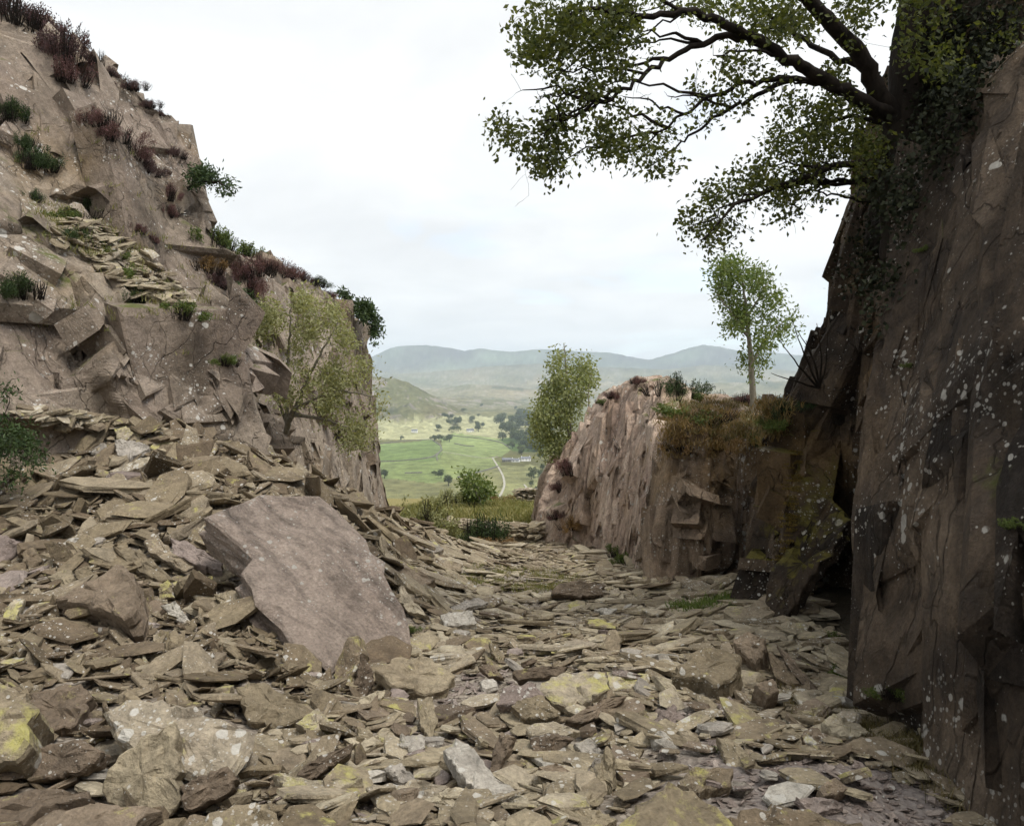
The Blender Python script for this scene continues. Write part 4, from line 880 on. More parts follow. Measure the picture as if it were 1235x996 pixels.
# companions: each large stone's nearest lesser neighbours, one object each
_cr = np.random.default_rng(77)
_taken = []
def inside_hero(px, py, D, tol=0.7, grow_=1.0):
    r = np.zeros(np.shape(px), bool)
    for poly, d, _, th in HEROES:
        q = poly.mean(0) + (poly - poly.mean(0)) * grow_
        r |= inpoly(px, py, q) & (np.abs(D - d) < (tol if tol < .8 else np.maximum(tol, th)))
    return r
SIZES = ['palm-sized', 'hand-sized', 'plate-sized']
TINT = [('slate', 'tan'), ('slate_pale', 'pale grey'), ('slate_dark', 'dark brown'), ('slate_purple', 'purplish'), ('slate_yellow', 'yellow-spotted')]
ncomp = 0
for poly, d, sh, th in list(HEROES):
    w = np.ptp(poly[:, 0]); h = np.ptp(poly[:, 1]); c = poly.mean(0)
    dirs = [('left of', (-w * .5 - 14, 4)), ('right of', (w * .5 + 14, 4)), ('in front of', (0, h * .5 + 12)), ('behind', (0, -h * .5 - 8))]
    order = _cr.permutation(4); got = 0
    for k in order:
        if got == 2 or ncomp >= 200: break
        a, b = c + np.array(dirs[k][1]) + _cr.normal(0, 2, 2)
        if not (6 < a < 1228 and 505 < b < 990): continue
        g = on_ground(a, b)
        if g[1] > 13 or inside_hero(np.array([a]), np.array([b]), g[1], 3)[0]: continue
        if any(math.hypot(a - s, b - t) < 15 for s, t in _taken): continue
        hit, hn = pick(a, b)
        if hit is None or abs(hit[1] - g[1]) > 0.5: continue
        size = float(np.clip(_cr.lognormal(math.log(0.17), 0.3), 0.10, 0.30)) * (0.62 + 0.06 * min(g[1], 8))
        sz = SIZES[0] if size < .12 else (SIZES[1] if size < .19 else SIZES[2])
        mk, cn = TINT[int(_cr.choice(5, p=[.42, .2, .16, .12, .10]))]
        V, F = slab_shape(_cr, int(_cr.integers(6, 9)), 4, _cr.uniform(1, 1.6), _cr.uniform(.14, .3))
        gn = ground_normal(np.array([g[0]]), np.array([g[1]]))[0]
        nn = nrm(gn + _cr.normal(0, .22, 3))
        R = frame(nn[None], np.array([_cr.uniform(0, 6.28)]))[0]
        loc = np.array((g[0], g[1], float(ground_z(g[0], g[1])[0]))) + nn * (0.03 + size * 0.08)
        o = mesh('slate_stone', V @ R.T * size + loc, F, M[mk], origin=loc, attrs={'stone_rnd': ('FACE', 'FLOAT', np.full(len(F), _cr.uniform()))})
        tag(o, f'{sz} {cn} slate just {dirs[k][0]} {sh}', 'rock', 'lesser slate stones beside the big rocks')
        _taken.append((a, b)); got += 1; ncomp += 1

# the uncounted rest of the scree and path chips
def scatter(name, label, n, region, size_fn, tilt, rng, mat, lift=0.3, protos=PROTO, thin=None):
    """region(rng, n) gives x, y; one joined object of loose stones lying on the ground"""
    x, y = region(rng, n)
    z = ground_z(x, y)
    px = CX + FPX * x / y; py = HY - FPX * z / y
    keep = (y > 1.8) & (px > -160) & (px < 1400) & (py < 1150)
    keep &= ~inside_hero(px, py - 4, y, 0.8, 1.16)
    x, y, z = x[keep], y[keep], z[keep]; n = len(x)
    s = size_fn(rng, x, y)
    nn = nrm(ground_normal(x, y) + rng.normal(0, 1, (n, 3)) * tilt(x, y)[:, None])
    R = frame(nn, rng.uniform(0, 6.283, n))
    loc = np.stack([x, y, z], -1) + nn * (s * lift * rng.uniform(0.0, 1.0, n) * 0.5)[:, None]
    pid = rng.integers(0, len(protos), n); rnd = rng.uniform(0, 1, n)
    Vs, Fs, As, off = [], [], [], 0
    for k, (V, F) in enumerate(protos):
        ii = np.where(pid == k)[0]
        if not len(ii): continue
        W = np.einsum('nij,vj->nvi', R[ii], V) * s[ii][:, None, None] + loc[ii][:, None, :]
        FF = F[None] + (np.arange(len(ii)) * len(V))[:, None, None] + off
        Vs.append(W.reshape(-1, 3)); Fs.append(FF.reshape(-1, 3)); As.append(np.repeat(rnd[ii], len(F)))
        off += len(ii) * len(V)
    o = mesh(name, np.concatenate(Vs), np.concatenate(Fs), mat, attrs={'stone_rnd': ('FACE', 'FLOAT', np.concatenate(As))})
    tag(o, label, 'rubble', kind='stuff'); return o
def reg_box(x0, x1, y0, y1, p=1.0, cond=None):
    def f(rng, n):
        x = rng.uniform(x0, x1, n); t = rng.uniform(0, 1, n) ** p; y = y0 + (y1 - y0) * t
        if cond is not None:
            k = cond(x, y); x, y = x[k], y[k]
        return x, y
    return f
def left_edge(y):      # where the scree begins, left of the path
    return np.interp(y, [2, 4, 6, 9, 12, 16, 22], [-0.9, -1.0, -1.0, -1.35, -1.6, -1.8, -2.2])
def right_edge(y):
    return np.interp(y, [2, 4.6, 7, 9.6, 12, 16, 20, 22], [2.2, 2.35, 3.0, 3.0, 2.3, 1.8, 0.9, 0.9])
_rg = np.random.default_rng(3)
grassy = lambda x, y: (np.hypot((x - 0.05) / 1.0, (y - 11.0) / 1.6) < 1) | (np.hypot((x - 2.15) / 0.4, (y - 7.9) / .5) < 1)
gravelly = lambda x, y: (np.hypot((x + 0.32) / 0.42, (y - 4.75) / 0.55) < 1) | (np.hypot((x - 0.85) / 0.26, (y - 3.55) / .22) < 1) | (np.hypot((x - 1.35) / 0.55, (y - 3.05) / .4) < 1)
scree = lambda x, y: (x < left_edge(y) + 0.25)
path = lambda x, y: (x > left_edge(y) - 0.3) & (x < right_edge(y))
scatter('scree', 'mass of tumbled slate covering the slope below the left cliff', 15000, reg_box(-9.5, -0.7, 2.0, 13.5, 1.2, scree),
        lambda r, x, y: np.clip(r.lognormal(math.log(0.112), 0.68, len(x)), .04, .46) * (0.28 + 0.095 * np.minimum(y, 8)), lambda x, y: np.full(len(x), 0.42), _rg, M['slate_scree'], 0.8)
scatter('scree', 'small chips and shards between the larger scree slates', 13000, reg_box(-6.5, -0.6, 2.0, 9.5, 1.3, scree),
        lambda r, x, y: np.clip(r.lognormal(math.log(0.065), 0.4, len(x)), .025, .13) * (0.6 + 0.07 * np.minimum(y, 8)), lambda x, y: np.full(len(x), 0.5), _rg, M['slate_scree'], 1.2)
scatter('path_slates', 'flat broken slates paving the quarry path', 20000, reg_box(-2.6, 3.6, 4.3, 20.0, 1.3, lambda x, y: path(x, y) & ~(grassy(x, y) & (_rg.uniform(size=len(x)) < .8)) & ~gravelly(x, y)),
        lambda r, x, y: np.clip(r.lognormal(math.log(0.098), 0.55, len(x)), .04, .38) * (0.42 + 0.055 * np.minimum(y, 11)) * (0.75 + 0.55 * np.clip(np.abs(x - 0.55) / 1.6, 0, 1)), lambda x, y: np.full(len(x), 0.13), _rg, M['slate'], 0.5)
scatter('path_slates', 'thin slate flakes strewn over the near path', 9000, reg_box(-1.6, 2.5, 2.0, 6.5, 1.3, lambda x, y: path(x, y) & ~gravelly(x, y)),
        lambda r, x, y: np.clip(r.lognormal(math.log(0.065), 0.55, len(x)), .02, .22), lambda x, y: np.full(len(x), 0.2), _rg, M['slate'], 0.8)
scatter('gravel', 'fine purplish slate gravel in the hollows of the path', 9000, reg_box(-1.2, 2.3, 2.0, 5.6, 1.3, lambda x, y: gravelly(x, y) | (_rg.uniform(size=len(x)) < .35)),
        lambda r, x, y: np.clip(r.lognormal(math.log(0.028), 0.4, len(x)), .01, .07), lambda x, y: np.full(len(x), 0.3), _rg, M['slate_purple'], 0.5)

# ------------------------------------------------------------------ plants
def leaf_material(name, c1, c2, trans=0.35, rough=0.6):
    m = Mat(name)
    at = m.n('Attribute', attribute_name='leaf_rnd').outputs['Fac']
    col = m.mix(at, c1, c2)
    b = m.n('BsdfPrincipled', {'Base Color': col, 'Roughness': rough, 'Specular IOR Level': 0.25})
    t = m.n('BsdfTranslucent', {'Color': m.mix(1.0, col, (1.25, 1.2, 0.55), 'MULTIPLY')})
    mx = m.n('MixShader', {0: trans, 1: b.outputs[0], 2: t.outputs[0]})
    m.nt.links.new(mx.outputs[0], m.out.inputs[0]); return m.m
def bark_material(name, c1, c2, scale=12):
    m = Mat(name); v = m.n('TexCoord').outputs['Object']
    n = m.noise(m.mapping(v, scale=(1, 1, 0.3)), scale, 6, 0.65)
    return m.finish(m.ramp(n, [(0.3, c1), (0.7, c2)]), 0.9, m.bump(n, 0.9, 0.03), 0.15)
M['bark_dark'] = bark_material('dark mossy bark', (0.008, 0.006, 0.005), (0.03, 0.023, 0.017))
M['bark_grey'] = bark_material('grey sapling bark', (0.13, 0.115, 0.085), (0.26, 0.235, 0.18), 20)
M['leaf_oak'] = leaf_material('dark broad leaves', (0.035, 0.05, 0.016), (0.13, 0.145, 0.045), 0.45)
M['leaf_rowan'] = leaf_material('rowan leaves', (0.075, 0.115, 0.032), (0.16, 0.20, 0.065), 0.4)
M['leaf_birch'] = leaf_material('birch leaves', (0.13, 0.16, 0.065), (0.30, 0.32, 0.155), 0.45)
M['leaf_willow'] = leaf_material('willow leaves', (0.16, 0.17, 0.075), (0.36, 0.36, 0.19), 0.4)
M['leaf_yew'] = leaf_material('dark evergreen needles', (0.022, 0.042, 0.014), (0.06, 0.09, 0.028), 0.15)
M['leaf_heather'] = leaf_material('heather sprigs', (0.075, 0.045, 0.035), (0.175, 0.085, 0.085), 0.2)
M['leaf_heather_dark'] = leaf_material('dark heather sprigs', (0.05, 0.034, 0.030), (0.115, 0.06, 0.062), 0.2)
M['leaf_green'] = leaf_material('bilberry and fern leaves', (0.05, 0.085, 0.02), (0.14, 0.17, 0.045), 0.3)
M['leaf_rust'] = leaf_material('russet bracken', (0.13, 0.075, 0.03), (0.24, 0.15, 0.06), 0.25)
M['grass'] = leaf_material('grass blades', (0.10, 0.12, 0.03), (0.24, 0.21, 0.085), 0.3)
M['grass_dry'] = leaf_material('dry yellow grass', (0.20, 0.15, 0.06), (0.34, 0.27, 0.13), 0.3)
M['grass_green'] = leaf_material('fresh green grass', (0.06, 0.105, 0.022), (0.15, 0.19, 0.05), 0.3)
M['grass_shade'] = leaf_material('brownish shaded grass', (0.06, 0.06, 0.02), (0.17, 0.13, 0.055), 0.25)
M['grass_rust'] = leaf_material('russet moor grass', (0.11, 0.08, 0.03), (0.27, 0.18, 0.075), 0.25)
M['leaf_ivy'] = leaf_material('dark ivy leaves', (0.006, 0.009, 0.004), (0.022, 0.026, 0.010), 0.05, 0.9)
M['moss'] = leaf_material('orange green moss', (0.07, 0.055, 0.012), (0.17, 0.11, 0.02), 0.1)

def tube(paths, sides=6):
    """paths: list of (points, radii) -> one vertex and face array"""
    Vs, Fs, off = [], [], 0
    for pts, rad in paths:
        pts = np.asarray(pts, float); rad = np.asarray(rad, float); n = len(pts)
        if n < 2: continue
        t = nrm(np.gradient(pts, axis=0)); ref = np.array([0.31, 0.2, 0.93]) if abs(t[0, 2]) < 0.9 else np.array([1.0, 0.1, 0])
        a = nrm(np.cross(t, ref)); b = np.cross(t, a)
        s = sides if rad[0] > 0.02 else (5 if rad[0] > 0.008 else 3)
        th = np.arange(s) * 2 * np.pi / s
        V = pts[:, None] + rad[:, None, None] * (np.cos(th)[None, :, None] * a[:, None] + np.sin(th)[None, :, None] * b[:, None])
        i = np.arange(n - 1)[:, None] * s; j = np.arange(s)[None]
        F = np.stack([i + j, i + (j + 1) % s, i + s + (j + 1) % s, i + s + j], -1).reshape(-1, 4) + off
        Vs.append(V.reshape(-1, 3)); Fs.append(F); off += n * s
    return np.concatenate(Vs), np.concatenate(Fs)
def leaves(pts, dirs, size, rng, aspect=0.5, droop=0.0, up=0.4):
    n = len(pts); d = nrm(dirs + np.array([0, 0, -droop]))
    nn = nrm(rng.normal(0, 1, (n, 3)) + np.array([0, 0, up])); side = nrm(np.cross(d, nn)); nn = np.cross(side, d)
    s = size[:, None]
    tip = pts + d * s; m = pts + d * s * 0.5
    l = m + side * s * aspect * 0.5 + nn * s * 0.10; r = m - side * s * aspect * 0.5 + nn * s * 0.10
    V = np.stack([pts, r, tip, l], 1).reshape(-1, 3); k = np.arange(n)[:, None] * 4
    F = np.concatenate([k + np.array([[0, 1, 2]]), k + np.array([[0, 2, 3]])], 1).reshape(-1, 3)
    return V, F, np.repeat(rng.uniform(0, 1, n), 2)
def bend(a, b, rng, k=5, wob=0.08, sag=0.0):
    t = np.linspace(0, 1, k)[:, None]; L = np.linalg.norm(b - a)
    mid = rng.normal(0, wob, (k, 3)) * L * np.sin(np.pi * t)
    return a + (b - a) * t + mid - np.array([0, 0, sag * L]) * np.sin(np.pi * t)
def grow(limbs, targets, rng, rtwig=0.006, wob=0.07, sag=0.0, k=5):
    nodes = np.concatenate([np.asarray(p) for p, r in limbs]); nr = np.concatenate([np.asarray(r) for p, r in limbs])
    targets = np.asarray(targets)
    d0 = np.array([np.min(np.sum((nodes - t) ** 2, 1)) for t in targets]); tw = []
    cap = len(nodes) + len(targets) * (k - 1)
    N = np.empty((cap, 3)); Rr = np.empty(cap); n = len(nodes); N[:n] = nodes; Rr[:n] = nr
    ends = []
    for i in np.argsort(d0):
        t = targets[i]; dd = np.sum((N[:n] - t) ** 2, 1); j = int(np.argmin(dd))
        L = math.sqrt(dd[j]) + 1e-6
        r0 = min(Rr[j] * 0.7, max(rtwig, 0.018 * L)); r1 = rtwig * 0.35
        p = bend(N[j], t, rng, k, wob, sag); rad = np.linspace(r0, r1, k)
        tw.append((p, rad)); N[n:n + k - 1] = p[1:]; Rr[n:n + k - 1] = rad[1:]; n += k - 1
        ends.append((p[-1], nrm(p[-1] - p[-2]), p[-2]))
    return tw, ends
def limb(pts, r0, r1, rng, n=None, wob=0.012):
    """smooth limb through px/py/D points"""
    q = np.array([P(*p) if True else p for p in pts]); m = n or (len(q) * 5)
    s = np.concatenate([[0], np.cumsum(np.linalg.norm(np.diff(q, axis=0), axis=1))]); t = np.linspace(0, s[-1], m)
    r = np.stack([np.interp(t, s, q[:, i]) for i in range(3)], -1)
    for _ in range(3): r[1:-1] = (r[:-2] + 2 * r[1:-1] + r[2:]) / 4
    r[1:-1] += rng.normal(0, wob, (m - 2, 3))
    return r, np.linspace(r0, r1, m)
def clumps(poly, n, rng, per=9, sd=9.0):
    """points in an outline gathered into uneven clumps"""
    poly = np.array(poly, float); c = rand_in(poly, max(3, n // per), rng); out = []
    while len(out) < n:
        q = c[rng.integers(0, len(c), n)] + rng.normal(0, sd, (n, 2)); q = q[inpoly(q[:, 0], q[:, 1], poly)]; out += list(q)
    return np.array(out[:n])
def rand_in(poly, n, rng):
    poly = np.array(poly, float); lo, hi = poly.min(0), poly.max(0); out = []
    while len(out) < n:
        q = rng.uniform(lo, hi, (n * 3, 2)); q = q[inpoly(q[:, 0], q[:, 1], poly)]; out += list(q)
    return np.array(out[:n])
def sprays(ends, per, spread, size, rng, **kw):
    Pp, Dd = [], []
    for e, d, b in ends:
        n = max(1, int(rng.poisson(per)))
        t = rng.uniform(0, 1, n)[:, None]
        Pp.append(b + (e - b) * t + d * 0.0 + rng.normal(0, spread, (n, 3))); Dd.append(d + rng.normal(0, 0.9, (n, 3)))
    Pp = np.concatenate(Pp); Dd = np.concatenate(Dd)
    return leaves(Pp, Dd, size * rng.uniform(0.6, 1.25, len(Pp)), rng, **kw)
def make_tree(name, label, cat, base, limbs, targets, bark, leafmat, rng, bare=0, per=20, spread=0.07, size=0.06, rtwig=0.006, sag=0.0, group=None, wob=0.07, trunk_n=1, **kw):
    root = thing(name, label, cat, base, group)
    for i, L in enumerate(limbs):
        V, F = tube([L], 9); mesh('trunk' if i < trunk_n else 'limb', V, F, bark, root, smooth=True)
    tw, ends = grow(limbs, targets, rng, rtwig, wob, sag)
    if bare:
        mid = [np.array(L[0])[len(L[0]) // 3:] for L in limbs[1:]]
        bt = np.array([m_[int(rng.integers(len(m_)))] for m_ in (mid[int(rng.integers(len(mid)))] for _ in range(bare))]) + rng.normal(0, .2, (bare, 3)) + np.array([-.12, 0, -.08])
        tw += grow(limbs, bt, rng, rtwig * .7, .03, sag)[0]
    V, F = tube(tw, 5); mesh('twigs', V, F, bark, root, smooth=True)['kind'] = 'stuff'
    V, F, a = sprays(ends, per, spread, size, rng, **kw)
    mesh('crown', V, F, leafmat, root, attrs={'leaf_rnd': ('FACE', 'FLOAT', a)})['kind'] = 'stuff'
    return root

# --- the great tree rooted on the right wall
tr = np.random.default_rng(21)
big_limbs = [limb([(1112, 470, 7.0), (1100, 380, 6.95), (1090, 300, 6.85), (1086, 210, 6.8), (1092, 120, 6.8), (1099, 50, 6.8), (1112, -60, 6.8), (1125, -260, 6.6), (1110, -420, 6.4)], .26, .07, tr, wob=.012),
    limb([(1090, 170, 6.8), (1075, 140, 6.75), (1057, 108, 6.7), (1040, 70, 6.6), (1010, 35, 6.5), (985, 10, 6.4), (950, -20, 6.2), (880, -90, 5.9), (800, -160, 5.6)], .14, .03, tr),
    limb([(1092, 150, 6.8), (1040, 122, 6.6), (995, 96, 6.5), (955, 76, 6.4), (925, 54, 6.3), (880, 33, 6.2), (845, 17, 6.1), (824, 14, 6.0), (770, 22, 5.9), (720, 8, 5.8), (680, 20, 5.7)], .11, .014, tr),
    limb([(1060, 142, 6.7), (1005, 102, 6.5), (950, 95, 6.6), (898, 101, 6.6), (845, 122, 6.6), (803, 154, 6.5), (771, 178, 6.5)], .055, .01, tr),
    limb([(925, 58, 6.3), (877, 41, 6.3), (830, 58, 6.2), (776, 90, 6.1), (740, 120, 6.0), (697, 138, 5.9), (655, 158, 5.8)], .05, .008, tr),
    limb([(951, 98, 6.5), (909, 117, 6.5), (866, 138, 6.6), (835, 164, 6.7), (782, 203, 6.7)], .035, .007, tr),
    limb([(1085, 204, 6.8), (1020, 194, 6.6), (978, 212, 6.5), (925, 228, 6.4), (877, 255, 6.3), (845, 290, 6.2)], .06, .01, tr),
    limb([(1085, 220, 6.8), (1031, 219, 6.9), (951, 222, 7.0), (898, 242, 7.1)], .05, .01, tr),
    limb([(1078, 250, 6.85), (1050, 247, 6.8), (1025, 239, 6.7), (975, 228, 6.6)], .03, .008, tr),
    limb([(1085, 158, 6.8), (1030, 138, 7.0), (980, 150, 7.2), (938, 172, 7.3)], .045, .009, tr),
    limb([(1045, 80, 6.6), (1000, 70, 6.9), (930, 20, 7.2), (850, -30, 7.4)], .05, .012, tr),
    limb([(1105, 0, 6.8), (1130, -120, 6.2), (1180, -220, 5.4), (1250, -330, 4.6)], .10, .03, tr)]
big_limbs = [big_limbs[0]] + [(p_, r_ * .68) for p_, r_ in big_limbs[1:]]
_n0 = len(big_limbs)
for k in range(34):                                        # fine branches fanning out to the left
    src = big_limbs[int(tr.choice([2, 3, 4, 5, 2, 4, 6, 7, 10]))][0]; p0 = src[int(tr.integers(len(src) // 5, len(src) - 3))]
    L_ = tr.uniform(.5, 1.15); e = p0 + np.array([-L_ * tr.uniform(.7, 1.0), tr.normal(0, .25), L_ * tr.uniform(-.55, .25)])
    if CX + FPX * e[0] / e[1] < 625: e[0] = (625 - CX) / FPX * e[1] + .2
    big_limbs.append((bend(p0, e, tr, 9, .035, -.05), np.linspace(tr.uniform(.011, .02), .004, 9)))
tg = []
for poly, n, d0, d1 in [
    ([(640, 0), (760, 0), (800, 60), (765, 105), (700, 130), (655, 95), (608, 62), (612, 30)], 150, 5.5, 6.5),
    ([(590, 135), (640, 115), (700, 150), (690, 185), (660, 228), (640, 195), (590, 165)], 48, 5.6, 6.2),
    ([(660, 120), (800, 120), (832, 180), (800, 222), (700, 200)], 58, 5.8, 6.9),
    ([(760, 0), (1060, 0), (1060, 55), (950, 50), (860, 30)], 85, 5.8, 7.5),
    ([(930, 112), (1062, 110), (1066, 190), (1045, 240), (960, 258), (900, 298), (850, 300), (815, 265), (850, 222), (920, 190)], 215, 6.2, 7.4),
    ([(820, 50), (1050, 90), (930, 115), (840, 160)], 36, 6.0, 7.2),
    ([(620, 0), (700, -120), (1000, -260), (1300, -320), (1300, 0)], 330, 4.6, 7.4),  # unseen foliage above the frame, added to shade the right side
    ([(1060, -20), (1240, -20), (1240, 60), (1110, 120)], 40, 5.3, 5.9)]:
    for a, b in clumps(poly, int(n * 1.9), tr, 6, 12.0): tg.append(P(a, b, tr.uniform(d0, d1)))
make_tree('broadleaf_tree', 'large dark broadleaf tree overhanging from the top of the right cliff', 'tree', P(1112, 470, 7.0), big_limbs, tg, M['bark_dark'], M['leaf_oak'], tr,
          per=15, spread=0.06, size=0.051, rtwig=0.005, bare=160, aspect=0.62, sag=-0.03)

# --- slender rowan on the outcrop
rb, _ = pick(908, 497)
Dr = rb[1]
rl = [limb([(909, 502, Dr), (908, 470, Dr), (906, 440, Dr), (903, 400, Dr), (899, 365, Dr), (893, 325, Dr)], .075, .015, tr, wob=.008),
      limb([(906, 440, Dr), (925, 405, Dr + .2), (950, 385, Dr + .3)], .03, .008, tr), limb([(904, 410, Dr), (880, 375, Dr - .2), (862, 350, Dr - .3)], .03, .008, tr),
      limb([(901, 385, Dr), (920, 350, Dr), (930, 335, Dr + .2)], .025, .008, tr)]
tg = []
for poly, n in [([(851, 322), (883, 303), (905, 306), (920, 325), (930, 352), (925, 378), (893, 380), (862, 352)], 105), ([(880, 380), (935, 352), (962, 375), (960, 392), (935, 420), (895, 412), (878, 400)], 85), ([(890, 425), (925, 420), (918, 452), (895, 446)], 16)]:
    for a, b in clumps(poly, n, tr, 8, 6.0): tg.append(P(a, b, Dr + tr.normal(0, .35)))
make_tree('rowan_sapling', 'slender young rowan with pale trunk standing on the grassy outcrop', 'tree', P(909, 502, Dr), rl, tg, M['bark_grey'], M['leaf_rowan'], tr, per=28, spread=.12, size=.095, aspect=.42, rtwig=.007)
# --- birch behind the outcrop
Db = 21.8
bl = [limb([(690, 572, Db), (688, 540, Db), (686, 500, Db), (683, 450, Db), (680, 414, Db)], .10, .012, tr, wob=.01),
      limb([(703, 535, Db - .3), (712, 500, Db - .3), (709, 470, Db), (714, 448, Db)], .045, .01, tr)]
tg = []
for poly, n in [([(679, 409), (688, 424), (700, 440), (706, 479), (703, 521), (685, 549), (658, 556), (643, 541), (646, 497), (658, 470), (664, 440)], 260), ([(694, 419), (709, 428), (718, 449), (721, 467), (709, 479), (700, 450)], 30)]:
    for a, b in clumps(poly, int(n * 1.3), tr, 12, 7.0): tg.append(P(a, b, Db + tr.normal(0, .6)))
make_tree('birch_tree', 'pale green birch rising behind the left flank of the outcrop', 'tree', P(690, 572, Db), bl, tg, M['bark_grey'], M['leaf_birch'], tr, per=26, spread=.13, size=.10, aspect=.6, rtwig=.008, droop=.4, sag=-.06)
# --- willow in the recess of the left wall
Dw = 14.3
wb = P(345, 520, Dw + .9)
wl = [limb([(345, 522, Dw + .9), (352, 495, Dw + .5), (380, 480, Dw), (415, 470, Dw - .1), (450, 478, Dw)], .06, .012, tr), limb([(347, 515, Dw + .8), (365, 470, Dw + .3), (390, 420, Dw + .1), (410, 385, Dw)], .05, .01, tr),
      limb([(346, 515, Dw + .8), (345, 465, Dw + .5), (350, 400, Dw + .3), (352, 360, Dw + .2)], .05, .01, tr), limb([(352, 500, Dw + .6), (390, 505, Dw), (420, 515, Dw - .2), (440, 528, Dw - .2)], .045, .01, tr),
      limb([(346, 510, Dw + .8), (330, 470, Dw + .5), (322, 420, Dw + .4)], .04, .01, tr)]
tg = []
for poly, n in [([(320, 345), (365, 345), (400, 362), (425, 410), (425, 450), (385, 470), (335, 465), (308, 430), (306, 385)], 220), ([(385, 430), (440, 430), (462, 460), (471, 512), (455, 538), (420, 545), (385, 510), (380, 470)], 170), ([(330, 470), (385, 470), (380, 495), (345, 500)], 18)]:
    for a, b in clumps(poly, n, tr, 10, 6.5): tg.append(P(a, b, Dw + tr.normal(0.1, .4)))
make_tree('willow_bush', 'yellow-green willow bush spreading out of a recess in the left cliff', 'tree', wb, wl, tg, M['bark_grey'], M['leaf_willow'], tr, per=26, spread=.10, size=.085, aspect=.42, rtwig=.006, trunk_n=1)
# --- overhanging evergreens on the left wall
def evergreen(label, base, limbs, polys, D, sd, per=26, size=.11):
    t = []
    for poly, n in polys:
        for a, b in clumps(poly, n, tr, 8, 5.0): t.append(P(a, b, D + tr.normal(0, sd)))
    make_tree('evergreen_shrub', label, 'shrub', base, limbs, t, M['bark_dark'], M['leaf_yew'], tr, per=per, spread=.07, size=size, aspect=.35, rtwig=.006, group=None, up=.8)
evergreen('small flat evergreen jutting into the sky from the left cliff top', P(232, 222, 12.9), [limb([(225, 228, 12.9), (245, 218, 12.8), (265, 220, 12.7), (278, 228, 12.7)], .04, .01, tr)],
          [([(225, 208), (245, 204), (262, 210), (285, 228), (270, 232), (255, 222), (228, 224)], 60)], 12.8, .22, 22, .085)
evergreen('dark rounded evergreen in the gully beside the willow', P(290, 420, 14.6), [limb([(290, 425, 14.6), (285, 395, 14.4), (278, 365, 14.3)], .05, .01, tr)],
          [([(252, 350), (285, 342), (310, 362), (312, 400), (300, 420), (262, 412), (248, 385)], 120)], 14.3, .3, 26, .10)
evergreen('drooping evergreen hanging off the far end of the left cliff', P(422, 372, 22.4), [limb([(415, 362, 22.6), (435, 366, 22.5), (450, 385, 22.4), (458, 408, 22.4)], .06, .012, tr)],
          [([(408, 352), (430, 354), (448, 368), (460, 392), (467, 420), (452, 414), (446, 392), (425, 372)], 85)], 22.4, .3, 24, .15)
evergreen('shadowy dark shrub at the left edge above the scree', P(-10, 575, 7.6), [limb([(-15, 580, 7.6), (0, 545, 7.5), (15, 510, 7.5)], .04, .01, tr)],
          [([(-60, 470), (10, 462), (38, 500), (48, 560), (20, 592), (-60, 600)], 110)], 7.5, .3, 22, .06)

# --- low plants: a few prepared bushes, then every plant its own object
def bush_mesh(rng, nstem, nper, leaf, height, mat_leaf, spike=0.5, aspect=.4, nclump=8, patchy=True):
    """uneven cushion about 1 unit across made of several merging domes of sprigs"""
    cl = [(0.0, 0.0, .26 if patchy else .34, height)] + [(rng.normal(0, .34 if patchy else .2), rng.normal(0, .34 if patchy else .2), rng.uniform(.08, .2 if patchy else .27), height * rng.uniform(.35, 1.0)) for _ in range(nclump - 1)]
    wt = np.array([c[2] ** 2 for c in cl]); wt /= wt.sum(); Pp, Dd, st = [], [], []
    for _ in range(nstem):
        cx, cy, cr, ch = cl[int(rng.choice(nclump, p=wt))]
        th = rng.uniform(0, 6.283); r = cr * math.sqrt(rng.uniform()); h = ch * math.sqrt(max(.05, 1 - (r / cr) ** 2 * .9)) * rng.uniform(.75, 1.12)
        t = np.array((cx + r * math.cos(th), cy + r * math.sin(th), h)); b = np.array([cx * .8 + (t[0] - cx) * .5, cy * .8 + (t[1] - cy) * .5, -0.15])
        st.append((bend(b, t, rng, 4, .06), np.linspace(.009, .003, 4)))
        u = rng.uniform(.15, 1.02, nper)[:, None] ** .6
        Pp.append(b + (t - b) * u + rng.normal(0, .03, (nper, 3))); Dd.append(nrm(t - b) * spike + rng.normal(0, .5, (nper, 3)))
    Pp = np.concatenate(Pp); Dd = np.concatenate(Dd)
    V, F, a = leaves(Pp, Dd, leaf * rng.uniform(.6, 1.3, len(Pp)), rng, aspect=aspect)
    fo = bpy.data.objects  # meshes only are kept
    o1 = mesh('foliage', V, F, mat_leaf, attrs={'leaf_rnd': ('FACE', 'FLOAT', a)}); m1 = o1.data; bpy.data.objects.remove(o1)
    V, F = tube(st, 4); o2 = mesh('stems', V, F, M['bark_dark']); m2 = o2.data; bpy.data.objects.remove(o2)
    return m1, m2
pr = np.random.default_rng(9)
BUSH = {'heather': [bush_mesh(pr, 130, 30, .042, .42, M['leaf_heather'], .5, .4) for _ in range(3)],
        'dark_heather': [bush_mesh(pr, 130, 30, .045, .45, M['leaf_heather_dark'], .5, .4) for _ in range(3)],
        'green': [bush_mesh(pr, 90, 26, .06, .42, M['leaf_green'], .4, .5) for _ in range(3)],
        'yew': [bush_mesh(pr, 120, 30, .05, .5, M['leaf_yew'], .5, .35) for _ in range(3)],
        'rust': [bush_mesh(pr, 90, 20, .07, .4, M['leaf_rust'], .6, .3) for _ in range(2)],
        'olive': [bush_mesh(pr, 100, 26, .055, .7, M['leaf_willow'], .6, .5)]}
